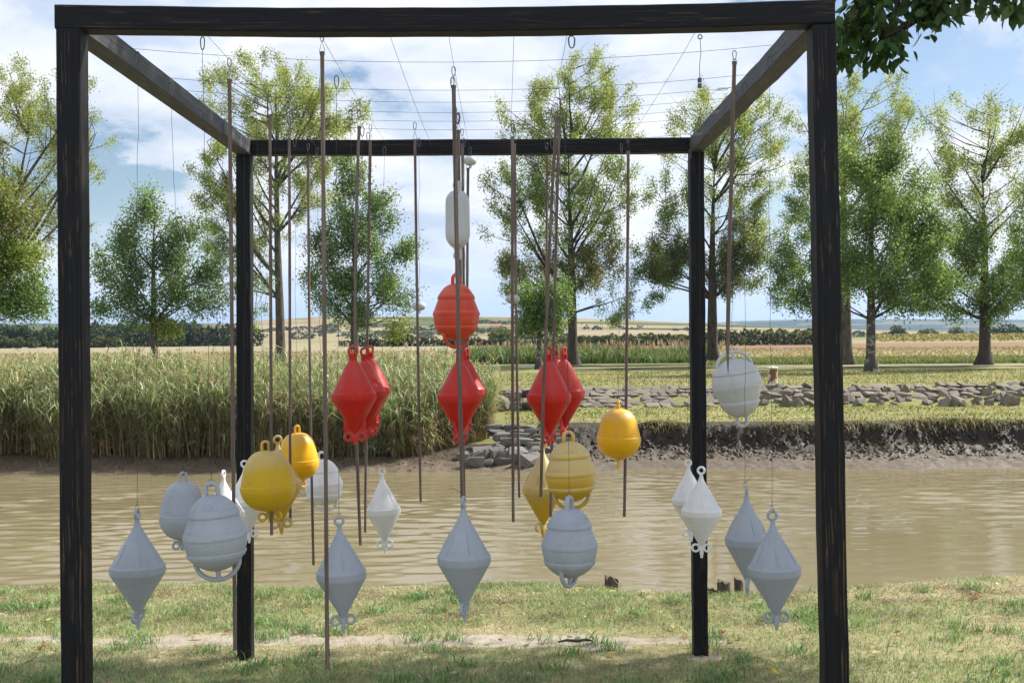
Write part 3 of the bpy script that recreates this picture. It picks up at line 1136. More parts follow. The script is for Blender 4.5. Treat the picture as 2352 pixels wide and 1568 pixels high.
def pxell(px, ytop, ybot, wpx, d):
    k = pxm(d)
    p0 = P(px, ybot, d); p1 = P(px, ytop, d)
    rz = (p1.z - p0.z) / 2 * 1.08
    return ((p0.x, d, (p0.z + p1.z) / 2 - rz * 0.1), wpx * k / 2, wpx * k / 2, rz)


W_DARK = [(0.030, 0.048, 0.022), (0.04, 0.06, 0.026), (0.024, 0.04, 0.02)]
W_OLIVE = [(0.06, 0.075, 0.025), (0.05, 0.065, 0.025), (0.085, 0.09, 0.03)]
W_LIGHT = [(0.13, 0.14, 0.045), (0.10, 0.12, 0.04)]
ells, pals = [], []
for i in range(46):
    x = -120 + i * 15.5 + random.uniform(-8, 8)
    yb = 797 - 0.006 * x
    h = random.uniform(34, 50) if x < 140 else random.uniform(38, 56)
    ells.append(pxell(x, yb - h, yb + 2, random.uniform(30, 55), 205 + random.uniform(0, 25)))
    pals.append(W_DARK if random.random() < .7 else W_OLIVE)
for i in range(10):
    x = random.uniform(0, 260)
    ells.append(pxell(x, 785 - random.uniform(0, 14), 798, random.uniform(18, 34), 195)); pals.append(W_OLIVE)
v, f, c = mass(ells, 0.55, pals, 0.9)
tag(link('far_wood', npmesh('far_wood', v, f, M_LEAF, c)), 'dark belt of woodland across the plain on the left', 'woodland', kind='stuff')
ells, pals = [], []
for i in range(52):
    x = 1290 + i * 11.5 + random.uniform(-6, 6)
    yb = 790 - 0.006 * (x - 1300)
    h = random.uniform(14, 24) if x < 1640 else random.uniform(18, 31)
    ells.append(pxell(x, yb - h, yb + 2, random.uniform(20, 38), 152 + random.uniform(0, 12))); pals.append(W_OLIVE if random.random() < .7 else W_DARK)
for i in range(34):
    x = 800 + i * 14 + random.uniform(-6, 6)
    ells.append(pxell(x, 792 - random.uniform(8, 18), 796, random.uniform(20, 34), 178)); pals.append(W_DARK if i % 3 else W_OLIVE)
v, f, c = mass(ells, 0.4, pals, 0.9)
tag(link('far_hedge', npmesh('far_hedge', v, f, M_LEAF, c)), 'long olive-green hedge across the plain', 'hedge', kind='stuff')
ells, pals = [], []
for i in range(60):
    x = 560 + i * 13 + random.uniform(-8, 8)
    y = random.choice((778, 775, 770, 764, 760)) + random.uniform(-3, 3)
    dd = hillhit(x, y)
    w = random.uniform(10, 42)
    ells.append(pxell(x, y - random.uniform(4, 9), y + 1, w, dd)); pals.append(W_DARK if random.random() < .75 else W_OLIVE)
for i in range(40):
    x = random.uniform(1330, 1620); dd = 640 + random.uniform(0, 60)
    ells.append(pxell(x, 772 - random.uniform(8, 24), 777, random.uniform(14, 30), dd)); pals.append(W_DARK)
for i in range(60):
    x = random.uniform(1650, 2500); dd = random.uniform(500, 900)
    ells.append(pxell(x, 768 - random.uniform(2, 8), 775, random.uniform(20, 50), dd)); pals.append(W_DARK if i % 4 else W_OLIVE)
for (x, y, w) in ((900, 750, 40), (840, 752, 60), (1010, 752, 44), (1115, 741, 40), (1160, 745, 60), (1075, 741, 22), (700, 757, 80), (760, 752, 50),
                  (1180, 765, 90), (990, 768, 70), (1060, 762, 50), (1130, 762, 60), (870, 772, 80)):
    ells.append(pxell(x, y - 7, y + 3, w, hillhit(x, y))); pals.append(W_DARK)
v, f, c = mass(ells, 1.2, pals, 0.9)
tag(link('distant_woodland', npmesh('distant_woodland', v, f, M_LEAF, c)), 'scattered distant thickets on the hillside', 'woodland', kind='stuff')


def bush(label, px, yt, yb, w, d, pal, leaf=0.3):
    root = empty('bush', (P(px, yb, d).x, d, CAMZ - 1.5), label, 'bush', 'bushes on the plain')
    c, rx, ry, rz = pxell(px, yt, yb, w, d)
    o = root.location
    es = [((c[0] - o.x, 0, c[2] - o.z), rx * .8, rx * .8, rz)]
    for k in range(5):
        a = random.uniform(-.6, .6)
        es.append(((c[0] - o.x + a * rx, random.uniform(-.3, .3) * rx, c[2] - o.z - random.uniform(0, .45) * rz), rx * .45, rx * .45, rz * .55))
    v, f, cc = mass(es, leaf, [pal] * len(es), 0.9)
    tag(link('crown', npmesh('bush_crown', v, f, M_LEAF, cc), root), kind='stuff')
    MB().tube([(0, 0, -.1), (0.05, 0, .5), (0, 0, 1.2)], [.12, .09, .05], 6).obj('trunk', M_BARK, root)


bush('round yellow-green bush in the field right of the orange barrel buoy', 1152, 752, 794, 62, 185, W_LIGHT, 0.4)
bush('dark bush in the field between the left red buoys and the orange barrel', 925, 763, 797, 58, 178, W_DARK, 0.4)
bush('pale bush far out on the plain, left of the big right-hand trees', 2060, 749, 777, 40, 300, W_OLIVE, 0.5)
bush('low wide bush on the plain, beside the pale one between the right trees', 2130, 757, 777, 58, 310, W_OLIVE, 0.5)
bush('bush on the plain left of the forked poplar', 2195, 752, 776, 40, 305, W_OLIVE, 0.5)
bush('broad bush on the plain at the right edge, behind the forked poplar', 2310, 746, 776, 85, 290, W_DARK, 0.5)
bush('smaller bush on the plain just right of the forked poplar trunk', 2285, 756, 777, 44, 300, W_OLIVE, 0.5)

# sunflowers gone over, in rows
n = 9000
yy = RNG.uniform(190, 262, n); xx = RNG.uniform(66, 125, n) * yy / 200
yy = np.round(yy / 1.4) * 1.4
zz = CAMZ - 1.5 + RNG.uniform(0.15, 1.35, n)
v, f, c = leaf_quads(np.stack([xx, yy, zz], -1), 0.42, pick([(0.22, 0.185, 0.07), (0.16, 0.15, 0.06), (0.29, 0.235, 0.09), (0.12, 0.13, 0.05)], n), 0.9)
tag(link('sunflower_crop', npmesh('sunflower_crop', v, f, M_LEAF, c)), 'rows of withered sunflowers across the field on the right', 'crop', kind='stuff')


def house(label, px, py, d, w, h):
    p = P(px, py, d)
    r = empty('house', (p.x, p.y, p.z), label, 'house', 'houses on the hill')
    MB().box((0, 0, h / 2 - 1), (w / 2, w * .35, h / 2 + 1)).obj('wall', simple('pale_render', (0.55, 0.48, 0.40), .9), r, smooth=False)
    q = h
    MB().add([(-w * .54, -w * .4, q), (w * .54, -w * .4, q), (w * .54, w * .4, q), (-w * .54, w * .4, q), (-w * .54, 0, q + h * .5), (w * .54, 0, q + h * .5)],
             [(0, 1, 5, 4), (2, 3, 4, 5), (0, 4, 3), (1, 2, 5), (0, 3, 2, 1)]).obj('roof', simple('terracotta_roof', (0.42, 0.17, 0.09), .9), r, smooth=False)
    for x in (-.28, .05, .3):
        MB().box((x * w, -w * .352, h * .5), (w * .05, .05, h * .16)).obj('window', M_DSTEEL, r, smooth=False)


house('tiny house with a terracotta roof on the hill, right of the orange barrel', 1139, 757, hillhit(1139, 757), 6.0, 2.2)
house('tiny pale house on the hill left of the middle poplar', 1208, 764, hillhit(1208, 764), 4.0, 1.8)

# ------------------------------------------------------------------ weeds and rough grass on the far bank
parts = []
n = 15000
yy = RNG.uniform(60, 82, n); xx = RNG.uniform(-0.035, 0.19, n) * yy
h = RNG.uniform(0.35, 0.85, n) * (0.6 + 0.8 * vn(xx * .35, yy * .2, 5))
b_ = np.stack([xx, yy, np.full(n, CAMZ - 1.5)], -1)
parts.append(blades(b_, h, np.full(n, 0.09), RNG.uniform(.1, .5, n), pick([(0.07, 0.12, 0.04), (0.09, 0.15, 0.05)], n), pick([(0.14, 0.20, 0.07), (0.11, 0.18, 0.06), (0.2, 0.22, 0.09)], n)))
n = 420
yy = RNG.uniform(70, 86, n); xx = RNG.uniform(-0.03, 0.20, n) * yy
b_ = np.stack([xx, yy, CAMZ - 1.5 + RNG.uniform(.45, .9, n)], -1)
parts.append(blades(b_, RNG.uniform(.25, .5, n), np.full(n, .12), RNG.uniform(0, .4, n), pick([(0.30, 0.20, 0.14)], n), pick([(0.36, 0.26, 0.19)], n)))
n = 13000
yy = RNG.uniform(55, 66, n); xx = RNG.uniform(0.17, 0.52, n) * yy
b_ = np.stack([xx, yy, np.full(n, CAMZ - 1.5)], -1)
parts.append(blades(b_, RNG.uniform(.10, .3, n), np.full(n, .07), RNG.uniform(.1, .6, n), pick([(0.10, 0.14, 0.04), (0.13, .16, .05)], n), pick([(0.17, 0.22, 0.07), (0.24, 0.24, 0.1)], n)))
n = 16000
yy = RNG.uniform(66, 120, n); xx = RNG.uniform(-0.45, 0.52, n) * yy
b_ = np.stack([xx, yy, np.full(n, CAMZ - 1.5)], -1)
parts.append(blades(b_, RNG.uniform(.06, .22, n), np.full(n, .10), RNG.uniform(.1, .6, n), pick([(0.30, 0.24, 0.13)], n), pick([(0.36, 0.29, 0.17), (0.30, 0.26, 0.13), (0.26, 0.25, 0.10)], n)))
v, f, c = cat(parts)
tag(link('rough_weeds', npmesh('rough_weeds', v, f, M_GRASS, c)), 'rough green weeds and dry grass along the field edge', 'weeds', kind='stuff')

# mown far bank: short tufts
parts = []
n = 26000
yy = RNG.uniform(26.4, 46, n); xx = RNG.uniform(-0.02, 0.55, n) * yy + 0.6
keep = ~((yy > 31.3) & (yy < 33.6) & (RNG.random(n) < .7))
xx, yy = xx[keep], yy[keep]; n = len(xx)
b_ = np.stack([xx, yy, zfar(xx, yy) - .01], -1)
g_ = sstep(.25, .75, .6 * vn(xx * .35, yy * .8, 9) + .4 * vn(xx * 1.7, yy * 2.5, 10))[:, None]
cb = pick([(0.19, 0.225, 0.065)], n) * g_ + pick([(0.40, 0.335, 0.18)], n) * (1 - g_)
parts.append(blades(b_, RNG.uniform(.03, .10, n), np.full(n, .035), RNG.uniform(.2, .9, n), cb * .9, cb * 1.05))
v, f, c = cat(parts)
tag(link('mown_turf', npmesh('mown_turf', v, f, M_GRASS, c)), 'short mown turf on the far bank', 'grass', kind='stuff')

# ragged fringe hanging over the mud
n = 9000
xx = RNG.uniform(0.4, 17, n)
lip = 26.06 - (0.95 * fbm(xx * 0.28, 0 * xx, 3, 3) + 0.42 * fbm(xx * 1.5, 0 * xx, 5, 4, .6))
dens = vn(xx * 1.1, 0 * xx, 77)
yy = lip + RNG.uniform(-.12, .22, n)
zz = zfar(xx, yy)
hh = RNG.uniform(.03, .17, n) * np.clip(2.2 * dens - .55, .12, 1.3)
v, f, c = blades(np.stack([xx, yy, zz - .01], -1), hh, np.full(n, .022), RNG.uniform(.5, 1.6, n),
                 pick([(0.10, 0.08, 0.03), (0.13, 0.11, 0.04)], n), pick([(0.20, 0.17, 0.07), (0.15, 0.16, 0.05), (0.28, 0.22, 0.11)], n), 1.2)
v = v.reshape(-1, 5, 3)
v[:, 4, 1] -= 0.10 * RNG.random(n); v[:, 4, 2] -= hh * RNG.uniform(-.4, 1.6, n)
tag(link('bank_fringe_grass', npmesh('bank_fringe_grass', v.reshape(-1, 3), f, M_GRASS, c)), 'ragged dry grass hanging over the edge of the mud bank', 'grass', kind='stuff')

# loose clods of mud on the steep bank
n = 5200
xx = np.concatenate([RNG.uniform(0.6, 17, n - 900), RNG.uniform(-14, .6, 900)])
sh = 0.95 * fbm(xx * 0.28, 0 * xx, 3, 3) + 0.42 * fbm(xx * 1.5, 0 * xx, 5, 4, .6)
yy = np.where(xx > .6, 24.75 + RNG.random(n) ** .7 * 1.2, 24.3 + RNG.random(n) * 1.3) - sh
keep = fbm(xx * .8, yy * 1.2, 63, 3) + .5 > RNG.random(n) * .95
xx, yy = xx[keep], yy[keep]; n = len(xx)
zz = zfar(xx, yy)
r_ = (RNG.uniform(.018, .062, n) * np.where(xx > .6, 1, .6))[:, None]
dirs_ = np.array([(1, 0, 0), (-1, 0, 0), (0, 1, 0), (0, -1, 0), (0, 0, 1), (0, 0, -1)], float)
v = (np.stack([xx, yy, zz], -1)[:, None, :] + dirs_[None] * r_[:, None] * RNG.uniform(.55, 1.5, (n, 6, 1)) + RNG.normal(0, .2, (n, 6, 3)) * r_[:, None])
o = np.arange(n)[:, None] * 6
f = np.concatenate([o + np.array([t]) for t in ((0, 2, 4), (2, 1, 4), (1, 3, 4), (3, 0, 4), (2, 0, 5), (1, 2, 5), (3, 1, 5), (0, 3, 5))], 1).reshape(-1, 3)
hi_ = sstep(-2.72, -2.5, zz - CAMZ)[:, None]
cc_ = (np.array([0.13, 0.102, 0.072]) * (1 - hi_) + np.array([0.055, 0.041, 0.028]) * hi_) * RNG.uniform(.7, 1.2, (n, 1))  # upper clods darkened to follow the lip shade painted on the bank
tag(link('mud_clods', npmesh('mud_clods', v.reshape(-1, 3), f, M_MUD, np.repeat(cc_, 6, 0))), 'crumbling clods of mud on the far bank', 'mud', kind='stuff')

# ------------------------------------------------------------------ reed bed on the left
parts = []
n = 8600
xx = RNG.uniform(-15.5, 0.0, n); yy = 25.45 + RNG.random(n) ** 1.5 * 5.5 + 1.5 * fbm(xx * .45, 0 * xx, 81, 3) + .35 * fbm(xx * 2.3, 0 * xx, 83, 2)
yy = np.where(xx > -1.6, np.maximum(yy, 25.9 + (xx + 1.6) * 1.0), yy)
keep = (xx < -0.35 + 0.9 * fbm(yy * 1.3, yy, 3)) & (yy > 24.9)
xx, yy = xx[keep], yy[keep]; n = len(xx)
g0 = zfar(xx, yy)
topz = CAMZ - 0.86 + 0.85 * fbm(xx * .45, yy * .55, 82, 4) + RNG.normal(0, .16, n) - 0.55 * np.clip(26.5 - yy, 0, 1.2) - 0.35 * sstep(-1.8, -.2, xx)
H = (topz - g0) * np.where(RNG.random(n) < .22, RNG.uniform(.35, .8, n), 1.0)
stem_b = np.stack([xx, yy, g0], -1)
front = np.clip(26.6 - yy, 0, 1.2)
lx, ly = RNG.normal(0, .15, n) + .5 * fbm(xx * .6, yy, 87, 2), RNG.normal(-.04, .12, n) - .22 * front * RNG.random(n)
sv, sf = [], []
th = RNG.random(n) * 6.28
for k, fr in enumerate((0, .5, 1.0)):
    p = stem_b + np.stack([lx * fr ** 2 * H, ly * fr ** 2 * H, H * fr], -1)
    w = .010 * (1 - .5 * fr)
    sv.append(np.stack([p + np.stack([np.cos(th) * w, np.sin(th) * w, 0 * th], -1), p - np.stack([np.cos(th) * w, np.sin(th) * w, 0 * th], -1)], 1))
sv = np.concatenate(sv, 1)
o = np.arange(n)[:, None] * 6
sf = np.concatenate([o + np.array([[0, 1, 3]]), o + np.array([[0, 3, 2]]), o + np.array([[2, 3, 5]]), o + np.array([[2, 5, 4]])], 1).reshape(-1, 3)
straw = pick([(0.27, 0.18, 0.08), (0.20, 0.13, 0.055), (0.36, 0.26, 0.13), (.14, .09, .045)], n)
grn = pick([(0.15, 0.18, 0.06), (0.18, 0.20, 0.07)], n)
sc = np.stack([straw, straw, straw * .6 + grn * .4, straw * .6 + grn * .4, grn, grn], 1)
parts.append((sv.reshape(-1, 3), sf, sc.reshape(-1, 3)))
# ribbon leaves
for k in range(17):
    fr = RNG.uniform(.10, 1.0, n) if k < 6 else RNG.uniform(.42, 1.02, n)
    p = stem_b + np.stack([lx * fr ** 2 * H, ly * fr ** 2 * H, H * fr], -1)
    ll = RNG.uniform(.22, .62, n)
    dead = (fr + RNG.normal(0, .17, n) + .5 * fbm(xx * .8, yy * .8, 88, 3)) < .66
    cb = np.where(dead[:, None], pick([(0.28, 0.185, 0.08), (0.38, 0.27, 0.13), (0.19, 0.12, 0.055)], n),
                  pick([(0.18, 0.22, 0.085), (0.23, 0.26, 0.11), (0.135, 0.175, 0.07), (0.31, 0.30, 0.14), (0.44, 0.39, 0.21)], n))
    lean = np.where(dead, RNG.uniform(.6, 3.0, n), RNG.uniform(.25, 1.9, n))
    parts.append(blades(p, ll * np.where(dead, .30, .62), np.where(dead, .014, RNG.uniform(.012, .025, n)), lean * 1.1, cb, cb * 1.2, 1.0))
q_ = 70
ix = RNG.integers(0, n, q_)
H[ix] = H[ix] + 0.0
pb_ = stem_b[ix] + np.stack([lx[ix] * H[ix], ly[ix] * H[ix], H[ix] * .95], -1)
parts.append(blades(pb_, RNG.uniform(.3, .6, q_), np.full(q_, .012), RNG.uniform(0, .25, q_), pick([(0.2, 0.2, 0.09)], q_), pick([(0.34, 0.26, 0.14)], q_)))
for k in range(9):
    parts.append(blades(pb_ + np.array([0, 0, .28]) + RNG.normal(0, .02, (q_, 3)), RNG.uniform(.10, .22, q_), np.full(q_, .016), RNG.uniform(.2, .9, q_), pick([(0.36, 0.26, 0.13)], q_), pick([(0.42, 0.32, 0.18)], q_), .6))
# green tufts sprouting low along the front
m_ = (yy < 26.6) & (RNG.random(n) < .10)
for k in range(9):
    p = stem_b[m_] + np.stack([0 * xx[m_], 0 * xx[m_] - .05, H[m_] * RNG.uniform(.15, .5, m_.sum())], -1)
    q_ = m_.sum()
    cb = pick([(0.24, 0.27, 0.11), (0.40, 0.37, 0.20), (0.18, 0.22, 0.08)], q_)
    parts.append(blades(p + RNG.normal(0, .05, (q_, 3)), RNG.uniform(.10, .26, q_), np.full(q_, .03), RNG.uniform(.8, 2.4, q_), cb, cb * 1.2, 1.1))
# plumes
m_ = RNG.random(n) < .11
p = stem_b[m_] + np.stack([lx[m_] * H[m_], ly[m_] * H[m_], H[m_]], -1)
q = np.repeat(p, 10, 0) + RNG.normal(0, 1, (len(p) * 10, 3)) * np.array([.035, .035, .09]) + np.array([0, 0, .10])
parts4 = leaf_quads(q, .10, pick([(0.26, 0.19, 0.11), (0.32, .25, .15)], len(q)), .3)
v, f, c = cat(parts)
f4 = parts4[1]
f3 = np.concatenate([f4[:, [0, 1, 2]], f4[:, [0, 2, 3]]])
v, f, c = cat([(v, f, c), (parts4[0], f3, parts4[2])])
tag(link('reed_bed', npmesh('reed_bed', v, f, M_REED, np.minimum(c * np.array([1.10, 1.18, 1.32]), .8))), 'dense bed of green and straw-coloured reeds on the far bank at left', 'reeds', kind='stuff')
# broken stems lying on the mud below the reeds
n = 420
xx = RNG.uniform(-14, -.3, n); yy = RNG.uniform(24.6, 26.0, n)
v, f, c = blades(np.stack([xx, yy, zfar(xx, yy) + .01], -1), RNG.uniform(.05, .30, n), np.full(n, .014), RNG.uniform(.6, 4.0, n),
                 pick([(0.12, 0.085, 0.045), (0.05, .035, .022)], n), pick([(0.30, 0.23, 0.13), (.06, .045, .03)], n), .6)
tag(link('fallen_reed_stems', npmesh('fallen_reed_stems', v, f, M_REED, c)), 'broken reed stems lying on the mud', 'reeds', kind='stuff')


# ------------------------------------------------------------------ stones
def stone_mesh(i, flat=1.0):
    rr_ = random.Random(100 + i)
    bm = bmesh.new()
    for _ in range(24):
        p = Vector((rr_.uniform(-1, 1), rr_.uniform(-1, 1), rr_.uniform(-1, 1)))
        p = Vector([max(-.72, min(.72, q)) for q in p])
        p.z *= flat
        bm.verts.new(p)
    bmesh.ops.convex_hull(bm, input=bm.verts[:])
    bmesh.ops.delete(bm, geom=[v for v in bm.verts if not v.link_faces], context='VERTS')
    me = bpy.data.meshes.new('stone')
    bm.to_mesh(me); bm.free()
    return me


ST = [stone_mesh(i) for i in range(8)]
STF = [stone_mesh(20 + i, .6) for i in range(8)]
for m_ in ST + STF:
    m_.materials.append(M_STONE)
STW = [m_.copy() for m_ in ST]
for m_ in STW:
    m_.materials[0] = M_WETSTONE


def stone(meshes, parent, loc, s, rot=None):
    o = link('stone', random.choice(meshes), parent)
    o.location = Vector(loc) - parent.location
    o.scale = s
    o.rotation_euler = rot or (random.uniform(-.5, .5), random.uniform(-.5, .5), random.uniform(0, 6.3))
    return o


rev = empty('stone_revetment', (7, 32.4, CAMZ - 1.9), 'long sloping revetment of grey stone blocks on the far bank, tumbled at the right', 'stone bank')
# left: fitted paving, right: tumbled blocks
cnt_ = 0
for row in range(6):
    y = 31.55 + row * 0.34
    x = 0.1 + random.uniform(0, .3)
    while x < 7.2:
        w = random.uniform(.24, .50)
        px_ = x + w / 2
        zz = float(zfar(px_, y))
        if random.random() < (0.6 if row == 0 else 0.95):
            stone(STF, rev, (px_, y + random.uniform(-.04, .04), zz - .01), (w * .74, .30, .17),
                  (0.22 + random.uniform(-.1, .1), random.uniform(-.1, .1), random.uniform(-.2, .2)))
            cnt_ += 1
        x += w * .98
for row in range(5):
    y = 31.5 + row * 0.42
    x = 7.0 + random.uniform(0, .3)
    while x < 16.2:
        w = random.uniform(.24, .44)
        px_ = x + w / 2; yj = y + random.uniform(-.12, .12)
        zz = float(zfar(px_, yj))
        tumble = row < 2 or random.random() < .3
        if random.random() < (0.6 if row == 0 else 0.95):
            if tumble:
                s = random.uniform(.10, .21)
                stone(ST, rev, (px_, yj, zz + s * .20), (s * random.uniform(.8, 1.4), s * random.uniform(.8, 1.2), s * random.uniform(.8, 1.2)),
                      (random.uniform(-.7, .7), random.uniform(-.7, .7), random.uniform(0, 6.3)))
            else:
                stone(STF, rev, (px_, yj, zz + .02), (w * .70, .31, .19), (0.22 + random.uniform(-.12, .12), random.uniform(-.15, .15), random.uniform(-.3, .3)))
            cnt_ += 1
        x += w
for k in range(16):
    px_ = random.uniform(7, 16.5); yj = random.uniform(30.9, 31.5)
    s = random.uniform(.16, .34)
    stone(ST, rev, (px_, yj, float(zfar(px_, yj)) + s * .25), (s * 1.2, s, s * .9)); cnt_ += 1

wallend = empty('stone_wall_end', (0.0, 30.6, CAMZ - 2.3), 'broken end of an old stone wall at the edge of the reeds', 'stone wall')
for row in range(6):
    for k in range(2 + (row % 2)):
        stone(ST, wallend, (-0.15 + k * .42 + random.uniform(-.08, .08), 30.3 + random.uniform(0, .5) + row * .12, CAMZ - 2.35 + row * .15), (.34, .3, .17),
              (random.uniform(-.12, .12), random.uniform(-.12, .12), random.uniform(-.4, .4)))
pile = empty('rock_pile', (0.25, 25.4, CAMZ - 2.6), 'pile of grey rocks and old stone steps at the water edge, below the wall end', 'rocks')
for r_ in range(6):            # worn steps down the bank
    for k in range(4):
        x = -0.30 + k * .42 + r_ * 0.12 + random.uniform(-.05, .05); y = 26.3 - r_ * .22 + random.uniform(-.03, .03)
        stone(STW, pile, (x, y, CAMZ - 2.14 - r_ * .085), (.29, .20, .12), (random.uniform(-.1, .1), random.uniform(-.1, .1), random.uniform(-.2, .2)))
for k in range(34):
    t = random.random()
    x = random.gauss(-.05, .55); y = 24.35 + random.random() * 1.1
    s = random.uniform(.10, .26)
    stone(STW, pile, (x, y, float(zfar(x, y)) + s * .3), (s * random.uniform(.9, 1.5), s, s * random.uniform(.7, 1)))
for (px_, py_, s) in ((1112, 1024, .27), (1135, 1030, .24), (1150, 1068, .2), (1185, 1050, .28), (1205, 1035, .26)):
    p = P(px_, py_, 24.8)
    stone(STW, pile, (p.x, 24.8, float(zfar(p.x, 24.8)) + s * .45), (s * 1.2, s, s))


# peeling bollard on the far bank
def mat_bollard():
    m, t, b, L = newmat('peeling_white_paint_on_rust')
    n = noise(t, coords(t), 3.2, 5, 0.65)
    n2 = noise(t, coords(t, loc=(4, 4, 4)), 9, 5, 0.65)
    c = rmp(t, n, [(0.44, (0.20, 0.085, 0.02)), (0.5, (0.55, 0.52, 0.44))])
    c = mixc(t, rmp(t, n2, [(0.55, 0.0), (0.65, 1.0)]), c, (0.09, 0.05, 0.02))
    L(c, b.inputs['Base Color']); b.inputs['Roughness'].default_value = 0.85
    bump(t, b, n2, .4, .01)
    return m


bp = P(1775, 880, 33.9)
gzb = float(zfar(bp.x, 33.9))
bol = empty('mooring_bollard', (bp.x, 33.9, gzb), 'short bollard with peeling white paint and rust on the far bank', 'bollard')
mbol = mat_bollard()
MB().lathe([(.165, -.05), (.16, .08), (.15, .12), (.148, .5), (.155, .505)], 10).obj('shaft', mbol, bol, angle=20)
MB().lathe([(.165, .505), (.168, .545), (.13, .565), (.02, .585)], 10).obj('cap', simple('chipped_white_paint', (0.6, 0.58, 0.5), .8), bol, angle=20)
MB().lathe([(.20, -.06), (.21, .02), (.17, .05)], 10).obj('foot', simple('rusted_iron', (0.08, 0.045, 0.02), .9), bol)

# ------------------------------------------------------------------ timber frame
FRONT, BACK, TS = 3.60, 6.09, 0.077
HALF = TS / 2
frame = empty('timber_frame', (-0.17, 4.85, 0), 'tall open frame of black-stained square timbers from which the buoys hang', 'frame')
fo = frame.location


def timber(name, a, b, mat, sag=0.0, label=None, h=HALF, key=None):
    """square beam from a to b, local X along its length"""
    a, b = Vector(a), Vector(b)
    L_ = (b - a).length
    n = 24
    me = MB()
    bv = 0.004
    sec = [(-h + bv, -h), (h - bv, -h), (h, -h + bv), (h, h - bv), (h - bv, h), (-h + bv, h), (-h, h - bv), (-h, -h + bv)]
    vs, fs = [], []
    for i in range(n + 1):
        x = -L_ / 2 + L_ * i / n
        s = -sag * (1 - (2 * x / L_) ** 2)
        for (y, z) in sec:
            j = 0.0009 * math.sin(x * 9 + y * 80) + 0.0007 * math.sin(x * 23 + z * 90)
            vs.append((x, y + j, z + s + j))
    for i in range(n):
        for k in range(8):
            k2 = (k + 1) % 8
            fs.append((i * 8 + k, (i + 1) * 8 + k, (i + 1) * 8 + k2, i * 8 + k2))
    fs.append(tuple(range(8))); fs.append(tuple(n * 8 + k for k in range(7, -1, -1)))
    me.add(vs, fs)
    o = me.obj(name, mat, frame, angle=30)
    X_ = (b - a).normalized()
    Yr = Vector((0, 1, 0)) if abs(X_.y) < .9 else Vector((-1, 0, 0))
    Z_ = X_.cross(Yr).normalized()
    if Z_.z < 0 and abs(X_.z) < .9:
        Z_ = -Z_
    Y_ = Z_.cross(X_).normalized()
    o.matrix_local = Matrix.Translation((a + b) / 2 - fo) @ Matrix((X_, Y_, Z_)).transposed().to_4x4()
    if label: o['label'] = label
    TB[key or label] = o
    return o


TB = {}


def onto(o, host, M_):
    """make o a sub-part of a timber, M_ given in the frame's space"""
    o.parent = host
    o.matrix_local = host.matrix_local.inverted() @ M_


ztop = P(1021, 5, FRONT).z
zb = ztop - HALF
yf, yb = FRONT + HALF, BACK - HALF
xl0, xl1 = P(125, 8, FRONT).x, P(1918.5, 0, FRONT).x
zmid_front = zb
timber('beam', (xl0, yf, zb), (xl1, yf, zb + .004), M_TIMB[0], 0.018, 'front top beam, slightly sagging')
xb0, xb1 = P(542.4, 353, BACK - TS).x, P(1616.5, 342, BACK - TS).x
zbk = P(1080, 318, BACK - TS).z - HALF
timber('beam', (xb0, yb, zbk), (xb1, yb, zbk), M_TIMB[1], 0.004, 'back top beam')
timber('beam', (xl0 + HALF, yf + HALF + .002, zb - .002), (xb0 + HALF, yb - HALF - .002, zbk - .002), M_TIMBW, 0, 'left side beam with raised grey grain')
timber('beam', (xl1 - HALF, yf + HALF + .002, zb - .002), (xb1 - HALF, yb - HALF - .002, zbk - .002), M_TIMBW, 0, 'right side beam with raised grey grain')


def post(pt, ptop, pb, pbot, yc, ztop_, zbot_, mat, key):
    """picture x of the front-face centre at two heights"""
    d = yc - HALF
    a, b = P(pt, ptop, d), P(pb, pbot, d)
    sl = (b.x - a.x) / (b.z - a.z)
    xt = a.x + (ztop_ - a.z) * sl; xbm = a.x + (zbot_ - a.z) * sl
    timber('post', (xbm, yc, zbot_), (xt, yc, ztop_), mat, key=key)
    return xt


post(154.9, 60, 166.6, 1568, yf, zb - HALF - .001, -.3, M_TIMB[2], 'fl')
post(1893.5, 58, 1924, 1568, yf, zb - HALF - .001, -.3, M_TIMB[2], 'fr')
post(558, 353, 560.5, 1514, yb, zbk - HALF - .001, -.25, M_TIMB[3], 'bl')
post(1601, 342, 1611, 1515, yb, zbk - HALF - .001, -.25, M_TIMB[3], 'br')


def bracket(loc, plate_ax, long_ax, host, w=.032, l=.085):
    """perforated steel angle plate"""
    nx, ny = 9, 21
    vs, fs = [], []
    for i in range(ny + 1):
        for k in range(nx + 1):
            vs.append(((k / nx - .5) * w, (i / ny - .5) * l, 0))
    holes = [(2, 3), (6, 5), (3, 8), (6, 10), (2, 13), (5, 15), (3, 18), (6, 18)]
    for i in range(ny):
        for k in range(nx):
            if any(k in (hx, hx + 1)[:1 + (hx % 2 == 0)] and i in (hy, hy + 1) for hx, hy in holes):
                continue
            fs.append((i * (nx + 1) + k, i * (nx + 1) + k + 1, (i + 1) * (nx + 1) + k + 1, (i + 1) * (nx + 1) + k))
    o = MB().add(vs, fs).obj('bracket', M_STEEL, frame, smooth=False)
    so = o.modifiers.new('thick', 'SOLIDIFY'); so.thickness = .002; so.offset = 0
    Zp = Vector(plate_ax); Yp = Vector(long_ax); Xp = Yp.cross(Zp)
    onto(o, TB[host], Matrix.Translation(Vector(loc) - fo) @ Matrix((Xp, Yp, Zp)).transposed().to_4x4())


